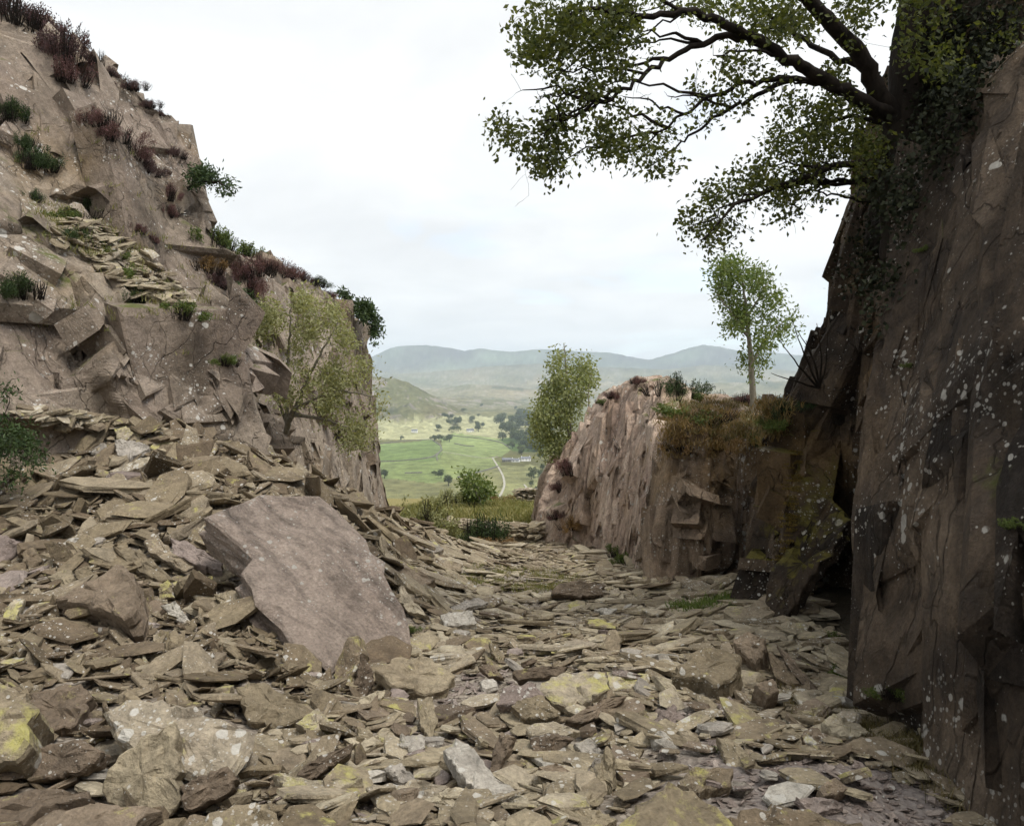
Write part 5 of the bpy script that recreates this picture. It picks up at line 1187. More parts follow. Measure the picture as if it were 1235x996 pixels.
def plant(name, kind, label, px, py, width_px, cat='shrub', group=None, tall=1.0, D=None, out=0.3, at=None):
    if at is None:
        if D is None:
            for dy in range(0, 60, 2):
                loc, n = pick(px, py + dy)
                if loc is not None and loc[1] < 30: break
            loc = loc - np.array((0, 0, .03 * width_px / FPX * loc[1]))
        else: loc, n = P(px, py, D), np.array((0, -.2, 1.0))
    else: loc, n = at
    s = width_px / FPX * loc[1]
    m1, m2 = BUSH[kind][int(pr.integers(len(BUSH[kind])))]
    root = thing(name, label, cat, loc, group)
    ax = nrm(np.array((0, 0, 1.0)) + out * n)
    root.rotation_mode = 'QUATERNION'
    root.rotation_quaternion = Vector(ax).to_track_quat('Z', 'Y') @ Vector((0, 0, 1)).rotation_difference(Vector((0, 0, 1)))
    root.scale = (s * pr.uniform(.85, 1.25), s * pr.uniform(.75, 1.1), s * tall)
    for nm, me in (('foliage', m1), ('stems', m2)):
        o = bpy.data.objects.new(nm, me); COL.objects.link(o); o.parent = root; o['kind'] = 'stuff'
        o.rotation_euler = (0, 0, pr.uniform(0, 6.28)) if nm == 'foliage' else (0, 0, 0)
    return root
H = 'heather growing on the left cliff'
for kind, lb, px, py, w, tall in [
    ('dark_heather', 'dark heather mound in the top left corner of the cliff', 12, 18, 80, 1.0),
    ('dark_heather', 'dark purple heather second from the top left corner', 48, 34, 62, 1.0),
    ('dark_heather', 'dark heather mass spilling over the upper left cliff lip', 74, 62, 66, 1.2),
    ('heather', 'pinkish heather hanging at the top of the left face below the dark mass', 84, 92, 46, 1.2),
    ('dark_heather', 'heather clump on the left skyline above the rusty face', 112, 76, 34, .9),
    ('dark_heather', 'low heather cushion halfway along the left skyline', 134, 90, 30, .8),
    ('dark_heather', 'heather cushion on the skyline just above the golden rock', 156, 100, 32, .8),
    ('dark_heather', 'small dark heather tuft near the end of the upper skyline', 178, 118, 26, .8),
    ('dark_heather', 'tiny heather tuft on the skyline corner', 192, 130, 20, .8),
    ('heather', 'pink heather streak upper end in the middle of the left face', 116, 146, 42, 1.0),
    ('heather', 'pink heather streak middle in the left face', 136, 164, 42, 1.0),
    ('heather', 'red-purple heather cushion at the lower end of the pink streak', 164, 186, 44, 1.0),
    ('dark_heather', 'dark heather fringe hanging under the pink streak', 178, 204, 30, 1.2),
    ('dark_heather', 'heather tuft on the edge above the jutting evergreen', 210, 186, 24, 1.0),
    ('heather', 'upright reddish heather in the crack left of the jutting evergreen', 204, 236, 24, 1.7),
    ('heather', 'reddish heather at the foot of the vertical crack', 206, 258, 22, 1.3),
    ('heather', 'small heather tuft on the bare lower face left one', 168, 278, 20, 1.0),
    ('heather', 'small heather tuft on the bare lower face right one', 184, 290, 20, 1.0)]:
    plant('heather_bush', kind, lb, px, py, w, 'heather', H, tall)
for kind, lb, px, py, w, tall in [
    ('yew', 'dark fern clump near the left edge high on the cliff', 16, 140, 28, 1.2),
    ('yew', 'dark green tuft below the fern clump at the left edge', 32, 178, 24, 1.3),
    ('yew', 'dark green plant in a corner of the left cliff', 46, 198, 28, 1.0),
    ('yew', 'dark shrub at the upper end of the left ledge', 42, 240, 34, .9),
    ('green', 'green plants crowding the upper left ledge', 82, 262, 36, .8),
    ('yew', 'dark plant on the left ledge below the bare face', 108, 252, 20, 1.0),
    ('yew', 'dark clump in the middle of the left ledge', 96, 290, 34, .8),
    ('green', 'low green growth on the ledge among loose stones', 126, 304, 34, .7),
    ('green', 'green tuft at the right of the left ledge', 156, 330, 34, .7),
    ('yew', 'dark tuft below the ledge', 166, 366, 28, 1.2),
    ('green', 'bright fern at the lower right end of the ledge', 222, 378, 30, .9),
    ('green', 'small bright tuft above the gully edge', 272, 436, 22, 1.0),
    ('yew', 'dark growth in a shadowed crack at the left edge', 24, 352, 40, .9)]:
    plant('ledge_plant', kind, lb, px, py, w * float(pr.uniform(.8, 1.7)), 'plant', 'green plants on the left cliff', tall)
# far left wall
for kind, lb, px, py, w, tall in [
    ('green', 'bright green bush at the near end of the far left cliff top', 262, 292, 44, 1.2), ('green', 'yellow-green bush second along the far left cliff top', 290, 300, 38, 1.1),
    ('rust', 'russet patch beside the near end of the far left cliff', 250, 322, 40, 1.0), ('dark_heather', 'dark heather below the russet patch', 262, 340, 40, 1.0),
    ('heather', 'large russet heather cushion on the far left cliff', 292, 328, 50, 1.0), ('heather', 'brown heather cushion on the far left cliff above the willow', 318, 326, 46, .9),
    ('heather', 'heather cushion on the far left skyline centre', 342, 328, 44, .9), ('dark_heather', 'heather strip on the far left skyline past centre', 364, 334, 34, .8),
    ('yew', 'small dark green cushion on the far left skyline', 384, 342, 30, .7), ('heather', 'small pinkish cushion next to the dark green one on the far left skyline', 398, 350, 24, .7),
    ('heather', 'heather tangled in the gully under the brown cushions', 300, 350, 44, 1.1)]:
    plant('cliff_top_bush', kind, lb, px, py, w, 'shrub', 'bushes on the far left cliff', tall)
# the outcrop on the right
for kind, lb, px, py, w, tall in [
    ('yew', 'dark juniper cushion on the summit of the outcrop', 815, 472, 50, 1.0), ('green', 'lower green juniper beside the summit cushion', 838, 482, 44, .8),
    ('heather', 'heather tuft on the bare summit left of the juniper', 768, 460, 22, .8), ('heather', 'heather in a crack of the outcrop flank', 738, 478, 20, .8),
    ('green', 'green tuft on the outcrop left flank skyline', 728, 486, 18, .8), ('heather', 'purple heather at the left shoulder of the outcrop', 686, 566, 36, 1.0),
    ('heather', 'heather low on the left end of the outcrop', 676, 588, 28, .9), ('rust', 'rusty tuft at the outcrop foot by the path end', 690, 634, 30, 1.0),
    ('heather', 'brown heather tuft at the foot of the outcrop end', 672, 622, 24, .9),
    ('rust', 'russet heather below the rowan trunk', 880, 510, 56, .7), ('heather', 'pinkish heather behind the rowan trunk', 898, 488, 50, .7),
    ('green', 'bilberry patch left of the rowan', 850, 505, 60, .6), ('green', 'bilberry patch right of the rowan', 926, 508, 50, .7), ('yew', 'dark growth at the right end of the outcrop top', 945, 496, 44, .7),
    ('rust', 'ochre grass tuft hanging over the outcrop front', 822, 535, 50, .7), ('rust', 'ochre tuft on the outcrop brow above the dark pillars', 866, 538, 50, .6), ('green', 'green tuft on the outcrop brow at right', 910, 532, 44, .6),
    ('green', 'green growth spilling down left of the outcrop summit juniper', 805, 500, 34, .8),
    ('green', 'green weeds at the foot of the outcrop', 745, 668, 34, .8), ('green', 'grassy weeds in the corner below the outcrop pillars', 758, 676, 36, .8)]:
    plant('outcrop_plant', kind, lb, px, py, w, 'shrub', 'plants on the rock outcrop', tall)
# the mouth of the quarry
for kind, lb, px, py, w, tall, D in [
    ('yew', 'round dark gorse bush at the far end of the path', 581, 656, 50, 1.6, 17.9),
    ('olive', 'pale leggy bush left of the quarry mouth', 518, 652, 62, 1.2, 18.8),
    ('green', 'low green bush under the end of the left cliff', 486, 608, 40, .8, 24.0),
    ('green', 'large rounded green bush just beyond the quarry mouth', 560, 618, 48, 1.0, 34.0),
    ('olive', 'smaller olive bush left of the large rounded bush', 540, 612, 34, 1.0, 33.0),
    ('rust', 'russet bracken patch on the grassy lip', 592, 615, 48, .4, 38.0), ('rust', 'russet bracken at the right of the grassy lip', 622, 618, 40, .4, 38.0),
    ('green', 'green weeds in the hollow beside the huge slab', 494, 762, 22, .8, None), ('green', 'weeds at the right end of the huge slab', 472, 772, 18, .7, None),
    ('rust', 'dry tuft growing beside the path near the jutting slab', 500, 724, 30, .7, None), ('rust', 'reddish tussock under the round gorse bush', 584, 672, 44, .6, 17.5)]:
    loc = on_ground(px, py) if D is None else P(px, py, D)
    if D is not None: loc[2] = float(ground_z(loc[0], loc[1])[0]) if D < 41 else loc[2]
    plant('bush', kind, lb, px, py, w, 'bush', 'bushes on the quarry floor and lip', tall, at=(loc, np.array((0, 0, 1.0))))
Ds = 33.5
sb = P(580, 612, Ds); sb[2] = float(ground_z(sb[0], sb[1])[0])
tg = [P(a, b, Ds + tr.normal(0, .4)) for a, b in rand_in([(553, 575), (570, 572), (590, 578), (595, 590), (585, 605), (565, 600)], 60, tr)]
make_tree('thorn_tree', 'small thorn tree leaning beside the large rounded bush', 'tree', sb, [(bend(sb, P(572, 582, Ds), tr, 8, .03), np.linspace(.09, .02, 8))], tg, M['bark_grey'], M['leaf_rowan'], tr, per=16, spread=.17, size=.2, rtwig=.012)
# low weeds among the foreground stones
for kind, lb, px, py, w, tall in [
    ('green', 'green weeds beside the tall slanting tan slab', 862, 906, 26, .7), ('green', 'tiny fern at the upright wedged block', 404, 776, 16, .9), ('green', 'weed in the dark hollow left of the huge slab', 292, 790, 26, .6),
    ('green', 'small cushion of moss in the centre of the stone heap', 616, 900, 18, .7), ('green', 'small weed by the pointed upright slab', 115, 960, 14, 1.0), ('green', 'tiny weed in the chips above the broad tan boulder', 147, 816, 14, .9),
    ('green', 'weed on the purple gravel near the right cliff', 985, 902, 26, .5), ('green', 'sparse weed by the smooth tan rock', 1025, 892, 24, .5), ('green', 'weeds under the right cliff corner', 1082, 835, 40, 1.0),
    ('green', 'weeds in the shade of the leaning slab', 1004, 775, 46, .9), ('green', 'tangled weeds between the sliding slab and the right cliff', 1006, 818, 44, .9), ('rust', 'orange mossy tuft below the mossy cliff', 1008, 800, 18, 1.0),
    ('green', 'ivy tuft high on the right cliff', 1118, 300, 18, .8), ('green', 'small tuft on the right cliff edge', 1098, 442, 16, .8), ('green', 'fern tuft at the far right of the cliff', 1224, 632, 40, .6)]:
    loc, n = pick(px, py)
    plant('weed', kind, lb, px, py, w, 'weed', 'weeds among the stones', tall)

# --- bare stems leaning from the mossy cliff ledge
bs = np.random.default_rng(31)
b0, _ = pick(990, 466)
stems = []
for (x1, y1), (x2, y2) in [((955, 385), (975, 440)), ((962, 398), (985, 440)), ((985, 390), (992, 430)), ((940, 410), (965, 445)), ((930, 450), (960, 460)), ((998, 400), (998, 440)), ((972, 410), (985, 445))]:
    d = b0[1]; stems.append(limb([(988, 468, d), (x2, y2, d - .1), (x1, y1, d - .2)], .013, .003, bs, 9, .004))
root = thing('bare_stems', 'leafless curving stems sprouting from the ledge beside the rowan', 'plant', b0)
for L in stems:
    V, F = tube([L], 5); mesh('stem', V, F, M['bark_dark'], root)

# --- ivy smothering the upper mossy cliff
iv = np.random.default_rng(91); Pp, Nn = [], []
for a, b in np.concatenate([clumps([(1020, 330), (1062, 195), (1080, 60), (1110, 0), (1232, 0), (1200, 90), (1160, 190), (1100, 285), (1060, 395), (1060, 440), (1045, 400)], 330, iv, 5, 10.0)]):
    loc, n_ = pick(a, b)
    if loc is None or loc[1] > 9: continue
    k = 22; q = loc + iv.normal(0, .09, (k, 3)); q = q + n_ * np.abs(iv.normal(0.02, .05, (k, 1))); Pp.append(q); Nn.append(np.tile(n_ * .4 + np.array([0, 0, -.6]), (k, 1)) + iv.normal(0, .5, (k, 3)))
Pp = np.concatenate(Pp); Nn = np.concatenate(Nn)
root = thing('ivy', 'dark ivy and moss smothering the upper right wall behind the great tree', 'ivy', P(1060, 420, 7.2))
V, F, a_ = leaves(Pp, Nn, .042 * iv.uniform(.6, 1.3, len(Pp)), iv, aspect=.8)
mesh('foliage', V, F, M['leaf_ivy'], root, attrs={'leaf_rnd': ('FACE', 'FLOAT', a_)})['kind'] = 'stuff'

# --- grass
def grass(name, label, pts, nrmls, h, mat, rng, width=.012, per=1):
    pts = np.asarray(pts); n = len(pts)
    d = nrm(np.array([0, 0, 1.0]) + rng.normal(0, .38, (n, 3))); hh = h * rng.uniform(.5, 1.3, n)[:, None]
    side = nrm(np.cross(d, rng.normal(0, 1, (n, 3)))) * width * .5; lean = nrm(rng.normal(0, 1, (n, 3)) * np.array([1, 1, .1]))
    a = pts - side; b = pts + side; m = pts + d * hh * .6; c = m - side * .7; e = m + side * .7; t = pts + d * hh + lean * hh * .35
    V = np.stack([a, b, e, c, t], 1).reshape(-1, 3); k = np.arange(n)[:, None] * 5
    F = np.concatenate([k + [[0, 1, 2]], k + [[0, 2, 3]], k + [[3, 2, 4]]], 1).reshape(-1, 3)
    o = mesh(name, V, F, mat, attrs={'leaf_rnd': ('FACE', 'FLOAT', np.repeat(rng.uniform(0, 1, n), 3))})
    tag(o, label, 'grass', kind='stuff'); return o
gr = np.random.default_rng(41)
def tufted(poly, ntuft, per, r):
    out = []
    for a, b in rand_in(poly, ntuft, gr):
        loc, n = pick(a, b)
        if loc is None: continue
        q = loc + gr.normal(0, r, (per, 3)) * np.array([1, 1, .15]); out.append(q)
    return np.concatenate(out)
def ground_tufts(cx, cy, rx, ry, ntuft, per, r):
    th = gr.uniform(0, 6.283, ntuft); q = np.sqrt(gr.uniform(0, 1, ntuft)); x = cx + rx * q * np.cos(th); y = cy + ry * q * np.sin(th)
    x = np.repeat(x, per) + gr.normal(0, r, ntuft * per); y = np.repeat(y, per) + gr.normal(0, r, ntuft * per)
    return np.stack([x, y, ground_z(x, y) + .005], -1)
grass('grass', 'yellowing grass growing through the slates in mid path', ground_tufts(.05, 11.0, 1.0, 1.6, 120, 30, .07), None, .07, M['grass'], gr, .008)
grass('grass', 'green grass by the foot of the mossy cliff', ground_tufts(2.15, 7.9, .4, .45, 40, 30, .06), None, .11, M['grass_green'], gr)
grass('grass', 'rough grass along the foot of the right cliff', np.concatenate([ground_tufts(1.98, 3.5, .12, .9, 70, 34, .05), ground_tufts(1.85, 4.5, .25, .4, 24, 30, .05)]), None, .085, M['grass_shade'], gr, .005)
grass('grass', 'sunlit grass on the lip beyond the quarry mouth', ground_tufts(.0, 30, 4.8, 10.0, 520, 26, .25), None, .28, M['grass'], gr, .03)
grass('grass', 'brown and green turf on top of the outcrop', tufted([(800, 490), (860, 475), (948, 482), (950, 530), (905, 545), (850, 552), (805, 555), (797, 530)], 190, 26, .09), None, .10, M['grass_rust'], gr, .012)
grass('grass', 'greener turf mixed into the outcrop top', tufted([(820, 485), (948, 485), (945, 525), (850, 535)], 170, 26, .09), None, .08, M['grass_shade'], gr, .012)
grass('grass', 'mixed grass and herbs on the stony ledge of the left cliff', tufted([(40, 240), (120, 262), (185, 312), (235, 372), (215, 385), (150, 345), (95, 315), (50, 285)], 80, 26, .09), None, .09, M['grass'], gr, .010)
grass('grass', 'thin dry grass tufts in cracks across the left cliff', tufted([(5, 110), (150, 180), (230, 300), (300, 440), (200, 440), (60, 420), (5, 300)], 70, 16, .05), None, .1, M['grass'], gr, .010)
grass('moss', 'orange and green moss on the mossy cliff foot', tufted([(948, 690), (965, 720), (960, 745), (925, 765), (905, 760), (925, 735)], 110, 60, .03), None, .018, M['moss'], gr, .012)
grass('moss', 'ochre moss streak down the edge of the mossy cliff', tufted([(952, 540), (968, 545), (962, 610), (950, 680), (935, 700), (945, 620)], 70, 60, .025), None, .016, M['moss'], gr, .012)

# ------------------------------------------------------------------ the leaning slab and the cave below it, dry stone walls
rock_poly([(1000, 600), (1026, 628), (1008, 660), (985, 690), (962, 722), (945, 748), (925, 752), (912, 738), (932, 690), (960, 645)], (-.72, -.42, .55), .14, 'leaning_rock',
          'long narrow rock leaning against the right cliff over a black cave', M['cliff_moss'], D=6.75, seed=701, short='the leaning slab')
def dry_wall(label, p0, p1, height, n, rng, w=.45, sink=.1):
    root = thing('dry_stone_wall', label, 'wall', (p0 + p1) / 2)
    t = rng.uniform(0, 1, n); q = p0 + (p1 - p0) * t[:, None]; h = rng.uniform(0, 1, n) ** .8 * height
    dirv = nrm(p1 - p0); side = np.array([-dirv[1], dirv[0], 0])
    q = q + side * (rng.uniform(-.5, .5, n) * w * (1 - .4 * h / height))[:, None]; q[:, 2] = ground_z(q[:, 0], q[:, 1]) + h - sink
    s = rng.uniform(.18, .42, n); R = frame(nrm(np.array([0, 0, 1.0]) + rng.normal(0, .15, (n, 3))), rng.uniform(0, 6.28, n)); pid = rng.integers(0, len(PROTO), n); Vs, Fs, As, off = [], [], [], 0
    for i in range(n):
        V, F = PROTO[pid[i]]; Vs.append(V @ R[i].T * s[i] + q[i]); Fs.append(F + off); As.append(np.full(len(F), rng.uniform())); off += len(V)
    o = mesh('stones', np.concatenate(Vs), np.concatenate(Fs), M['slate'], root, attrs={'stone_rnd': ('FACE', 'FLOAT', np.concatenate(As))}); o['kind'] = 'stuff'
dw = np.random.default_rng(61)
def gp(px, D):
    x = (px - CX) / FPX * D; return np.array((x, D, float(ground_z(x, D, False)[0])))
dry_wall('tumbled dry stone wall left of the round gorse bush', gp(522, 19.8), gp(576, 19.0), .62, 520, dw)
dry_wall('low dry stone wall right of the round gorse bush', gp(592, 19.0), gp(650, 18.9), .58, 420, dw)
dry_wall('pale heap of stones on the grassy lip by the outcrop', gp(628, 37), gp(650, 36), .8, 260, dw, 1.2)
# stones loose on the left cliff ledge
lr = np.random.default_rng(71); Vs, Fs, As, off = [], [], [], 0
for poly, n in [([(70, 262), (120, 270), (185, 315), (225, 362), (205, 372), (150, 345), (100, 310), (60, 285)], 260), ([(1, 492), (110, 500), (200, 512), (300, 548), (290, 556), (180, 525), (60, 512)], 130)]:
    for a, b in rand_in(poly, n, lr):
        loc, nn_ = pick(a, b)
        if loc is None: continue
        V, F = PROTO[int(lr.integers(len(PROTO)))]; R = frame(nrm(np.array([[0, 0, 1.0]]) + nn_ * .6 + lr.normal(0, .3, (1, 3))), np.array([lr.uniform(0, 6.28)]))[0]
        Vs.append(V @ R.T * lr.uniform(.1, .32) + loc + np.array([0, 0, .02])); Fs.append(F + off); As.append(np.full(len(F), lr.uniform())); off += len(V)
tag(mesh('ledge_rubble', np.concatenate(Vs), np.concatenate(Fs), M['slate'], attrs={'stone_rnd': ('FACE', 'FLOAT', np.concatenate(As))}), 'loose broken slates lying on the ledges of the left cliff', 'rubble', kind='stuff')

# ------------------------------------------------------------------ things in the valley
def flat_material(name, c, rough=.9, scale=2.0, var=.25):
    m = Mat(name); v = m.n('TexCoord').outputs['Object']; n = m.noise(v, scale, 5)
    return m.finish(m.ramp(n, [(.3, tuple(x * (1 - var) for x in c)), (.7, tuple(min(.9, x * (1 + var)) for x in c))]), rough, None, .1)
M['track'] = flat_material('pale gravel track', (.33, .31, .25), scale=.3)
M['wall_far'] = flat_material('grey field wall', (.17, .16, .135), scale=.5)
M['white_wall'] = flat_material('whitewashed wall', (.74, .73, .70), scale=.6, var=.08)
M['slate_roof'] = flat_material('blue grey slate roof', (.17, .175, .185), scale=.6)
M['pane'] = flat_material('dark window pane', (.03, .035, .04), .2)
M['leaf_far'] = leaf_material('distant tree leaves', (.04, .058, .02), (.12, .145, .055), .25)
M['leaf_far_b'] = leaf_material('distant pale tree leaves', (.06, .075, .028), (.12, .135, .055), .2)
def strip(name, pts, width, mat, height=.4, kind=None, label=None, cat=None):
    q = [on_valley(a, b) for a, b in pts]
    q = np.array(q); s = np.concatenate([[0], np.cumsum(np.linalg.norm(np.diff(q, axis=0), axis=1))]); t = np.arange(0, s[-1], 12.0)
    r = np.stack([np.interp(t, s, q[:, i]) for i in range(3)], -1)
    for _ in range(4): r[1:-1] = (r[:-2] + 2 * r[1:-1] + r[2:]) / 4
    r[:, 2] = far_z(r[:, 0] / r[:, 1], r[:, 1])
    d = nrm(np.gradient(r[:, :2], axis=0)); sd = np.stack([-d[:, 1], d[:, 0], 0 * d[:, 0]], -1) * width * .5
    up = np.array([0, 0, height]); n = len(r)
    V = np.concatenate([r - sd - [0, 0, 1.0], r - sd + up, r + sd + up, r + sd - [0, 0, 1.0]]); i = np.arange(n - 1)
    F = np.concatenate([np.stack([i + k * n, i + 1 + k * n, i + 1 + (k + 1) * n, i + (k + 1) * n], -1) for k in range(3)])
    o = mesh(name, V, F, mat)
    return tag(o, label, cat, None, kind)
strip('farm_track', [(594, 552), (600, 562), (607, 575), (609, 585), (604, 597), (596, 606)], 2.6, M['track'], .5, 'structure')
strip('farm_path', [(604, 608), (622, 600), (634, 594), (637, 588), (630, 583)], 2.2, M['track'], .5, 'structure')
strip('valley_road', [(534, 545), (560, 549), (585, 553), (594, 552), (604, 550)], 2.2, M['track'], .5, 'structure')
for lb, pts in [('curving field wall between the two green pastures', [(522, 531), (531, 537), (533, 543), (526, 550), (528, 557)]), ('field wall along the lower edge of the bright green pasture', [(452, 557), (480, 556), (505, 555), (522, 552), (531, 545)]),
                ('field wall climbing from the track across the pasture', [(552, 576), (570, 572), (588, 567), (603, 562)]), ('long field wall below the upper farm', [(540, 524), (560, 527), (585, 530), (605, 534), (616, 541)]),
                ('short field wall in the middle of the right pasture', [(548, 535), (560, 538), (578, 539)]), ('field wall at the top edge of the bright pasture', [(450, 537), (475, 533), (500, 531), (522, 530)]),
                ('lowest dark hedge wall in the left pasture', [(488, 571), (505, 571), (518, 569)])]:
    strip('field_wall', pts, 1.8, M['wall_far'], 1.4, None, lb, 'wall')
vt = np.random.default_rng(81)
def far_tree_mesh(rng, mat):
    c = []
    for _ in range(9): c.append((rng.normal(0, .22), rng.normal(0, .22), rng.uniform(.35, .85), rng.uniform(.16, .28)))
    Pp = np.concatenate([np.array(k[:3]) + nrm(rng.normal(0, 1, (70, 3))) * k[3] * rng.uniform(.5, 1, (70, 1)) for k in c])
    V, F, a = leaves(Pp, rng.normal(0, 1, (len(Pp), 3)), np.full(len(Pp), .11) * rng.uniform(.6, 1.3, len(Pp)), rng, aspect=.8)
    o = mesh('crown', V, F, mat, attrs={'leaf_rnd': ('FACE', 'FLOAT', a)}); m1 = o.data; bpy.data.objects.remove(o)
    V, F = tube([(np.array([[0, 0, -.05], [0.01, 0, .2], [0, .01, .6]]), [.04, .03, .015])], 5); o = mesh('trunk', V, F, M['bark_dark']); m2 = o.data; bpy.data.objects.remove(o)
    return m1, m2
FT = [far_tree_mesh(vt, M['leaf_far']), far_tree_mesh(vt, M['leaf_far']), far_tree_mesh(vt, M['leaf_far_b'])]
def far_tree(label, px, py, hpx, wide=1.0, group=None):
    b = on_valley(px, py); h = hpx / FPX * b[1]
    root = thing('valley_tree', label, 'tree', b, group); root.scale = (h * wide, h * wide, h); root.rotation_euler = (0, 0, vt.uniform(0, 6.28))
    for nm, me in zip(('crown', 'trunk'), FT[int(vt.integers(3))]):
        o = bpy.data.objects.new(nm, me); COL.objects.link(o); o.parent = root
for lb, px, py, h, w in [
    ('tree at the left of the clump between the green pastures', 524, 532, 8, 1.3), ('tree in the middle of the clump between the green pastures', 532, 533, 10, 1.3), ('tree at the right of the clump between the green pastures', 542, 533, 9, 1.3),
    ('lone little tree on the pale pasture near the left cliff', 484, 531, 6, .9), ('round tree at the left side of the lower pasture', 464, 577, 11, 1.1), ('small tree right of the lowest dark hedge', 525, 574, 7, 1.0),
    ('round tree left of the lone large tree in the lower pasture', 532, 577, 11, 1.1), ('lone large tree right of centre in the lower pasture', 541, 586, 13, 1.1),
    ('tree left of the upper white farm', 545, 521, 8, 1.2), ('tree just behind the upper white farm', 553, 520, 7, 1.2), ('tree right of the upper white farm', 577, 521, 10, 1.1), ('dark tree beyond the upper white farm', 528, 519, 7, 1.4),
    ('tree in front of the wood at the bend of the lane', 628, 547, 10, 1.1), ('small round tree right of the lower farm', 629, 549, 8, 1.0), ('tree at the edge of the wood above the lower farm', 606, 531, 10, 1.2), ('tree in the scrub below the lane at right', 643, 575, 12, 1.0),
    ('round tree low on the right slope', 641, 578, 9, 1.2), ('bushy tree behind the lower farm', 618, 541, 9, 1.2)]:
    far_tree(lb, px, py, h, w)
ORD = ['first', 'second', 'third', 'fourth', 'fifth', 'sixth', 'seventh', 'eighth', 'ninth', 'tenth', 'eleventh', 'twelfth']
q = rand_in([(645, 545), (665, 540), (668, 600), (650, 605), (640, 590)], 8, vt); q = q[np.argsort(q[:, 1])]
for k in range(8): far_tree(f'{ORD[k]} tree down the scrubby slope below the valley wood, counting from the top', q[k][0], q[k][1], vt.uniform(7, 11), vt.uniform(.9, 1.3), 'scrub trees below the wood')
q = rand_in([(530, 492), (580, 490), (650, 497), (660, 505), (600, 508), (540, 506)], 12, vt); q = q[np.argsort(q[:, 0])]
for k in range(12): far_tree(f'{ORD[k]} from the left of the small trees dotted under the crag', q[k][0], q[k][1], vt.uniform(3.5, 6), vt.uniform(1.0, 1.5), 'trees under the crag')
# the wood reads as one mass
V0 = np.empty(len(FT[0][0].vertices) * 3); FT[0][0].vertices.foreach_get('co', V0); V0 = V0.reshape(-1, 3)
F0 = np.arange(len(V0)).reshape(-1, 4)[:, [0, 1, 2, 0, 2, 3]].reshape(-1, 3)
Vs, Fs, As = [], [], []
for i, (a, b) in enumerate(np.concatenate([rand_in([(602, 508), (640, 500), (664, 512), (668, 548), (640, 547), (622, 533), (602, 521)], 75, vt), rand_in([(520, 500), (560, 508), (600, 512), (600, 516), (540, 516)], 14, vt)])):
    g = on_valley(a, b); h = vt.uniform(8, 13) * g[1] / FPX * (1 if i < 75 else .6); w = vt.uniform(1.0, 1.4); th = vt.uniform(0, 6.28); c, s_ = math.cos(th), math.sin(th)
    Vs.append((V0 @ np.array([[c, s_, 0], [-s_, c, 0], [0, 0, 1]])) * np.array([h * w, h * w, h]) + g); Fs.append(F0 + i * len(V0)); As.append(np.full(len(F0), 0) + vt.uniform(0, 1, len(F0)))
tag(mesh('woodland', np.concatenate(Vs), np.concatenate(Fs), M['leaf_far'], attrs={'leaf_rnd': ('FACE', 'FLOAT', np.concatenate(As))}), 'dark wood filling the right side of the valley floor', 'wood', kind='stuff')
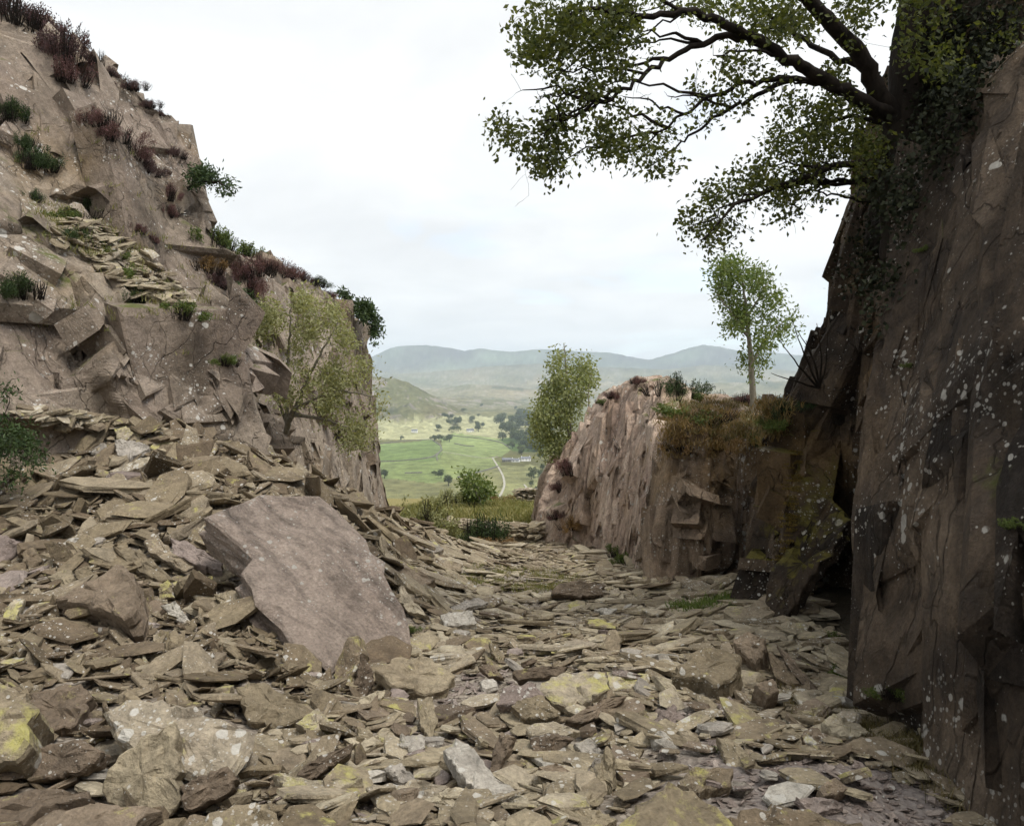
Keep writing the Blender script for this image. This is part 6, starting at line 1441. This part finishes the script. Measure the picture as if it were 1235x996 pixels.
def house(label, px, py, length, depth, eave, ridge, ang, walls, wins=3):
    b = on_valley(px, py); root = thing('farmhouse', label, 'house', b); root.rotation_euler = (0, 0, ang); root['_base'] = [0, 0, 0]
    length, depth, eave, ridge = length * .75, depth * .75, eave * .75, ridge * .75
    l, d = length / 2, depth / 2
    def bx(nm, x0, x1, y0, y1, z0, z1, mat, par=root):
        V = np.array([(x, y, z) for x in (x0, x1) for y in (y0, y1) for z in (z0, z1)]); F = np.array([(0, 1, 3, 2), (4, 6, 7, 5), (0, 4, 5, 1), (2, 3, 7, 6), (0, 2, 6, 4), (1, 5, 7, 3)])
        o = mesh(nm, V, F, mat, par); return o
    V = np.array([(-l, -d, -2), (l, -d, -2), (l, d, -2), (-l, d, -2), (-l, -d, eave), (l, -d, eave), (l, d, eave), (-l, d, eave), (-l, 0, ridge - .15), (l, 0, ridge - .15)])
    mesh('wall', V, [np.array([(0, 1, 5, 4), (1, 2, 6, 5), (2, 3, 7, 6), (3, 0, 4, 7)]), np.array([(4, 8, 7), (5, 6, 9)])], walls, root)
    e = .5; V = np.array([(-l - e, -d - e, eave - .1), (l + e, -d - e, eave - .1), (l + e, 0, ridge), (-l - e, 0, ridge), (-l - e, d + e, eave - .1), (l + e, d + e, eave - .1)]); V = np.concatenate([V, V + [0, 0, .25]])
    rf = mesh('roof', V, np.array([(6, 7, 8, 9), (9, 8, 11, 10), (0, 3, 2, 1), (3, 4, 5, 2), (0, 1, 7, 6), (4, 10, 11, 5), (0, 6, 9, 3), (3, 9, 10, 4), (1, 2, 8, 7), (2, 5, 11, 8)]), M['slate_roof'], root)
    for s in (-1, 1): bx('chimney', s * l * .86 - .5, s * l * .86 + .5, -.5, .5, ridge - .6, ridge + 1.4, walls, root)
    for i in range(wins):
        x = -l + (i + .5) * length / wins
        for z in ((.8, 1.7), (eave - 1.3, eave - .4)): bx('window', x - .55, x + .55, -d - .06, -d + .05, z[0], z[1], M['pane'], root)
house('white farmhouse with long slate roof at the end of the track', 634, 556, 20, 8, 5.5, 9, .25, M['white_wall'])
house('low pale barn beside the farmhouse at the end of the track', 622, 557, 16, 8, 4, 7, -.3, M['white_wall'], 2)
house('grey stone barn left of the white farmhouse on the track', 611, 557, 18, 9, 4.5, 8, .1, M['wall_far'], 2)
house('white farmhouse among trees in the upper valley', 567, 521, 24, 9, 6, 11, .35, M['white_wall'])
house('small white cottage left of the upper valley farmhouse', 500, 521, 18, 8, 5, 8.5, -.2, M['white_wall'])
house('white house tucked against the wood at right', 661, 543, 14, 8, 5, 8.5, .4, M['white_wall'])

# ------------------------------------------------------------------ haze
def build_haze():
    x, y0, y1, z0, z1 = 22500.0, -600.0, 13200.0, -125.0, 720.0
    V = np.array([(a, b, c) for a in (-x, x) for b in (y0, y1) for c in (z0, z1)])
    F = np.array([(0, 1, 3, 2), (4, 6, 7, 5), (0, 4, 5, 1), (2, 3, 7, 6), (0, 2, 6, 4), (1, 5, 7, 3)])
    m = Mat('pale valley haze')
    v = m.n('VolumePrincipled', {'Color': (.77, .885, 1.0, 1.0), 'Density': HAZE, 'Anisotropy': 0.1})
    m.nt.links.new(v.outputs[0], m.out.inputs['Volume'])
    o = mesh('haze', V, F, m.m); tag(o, kind='stuff')
HAZE = 0.95e-4
build_haze()

for o in SC.objects:
    if '_base' in o: del o['_base']
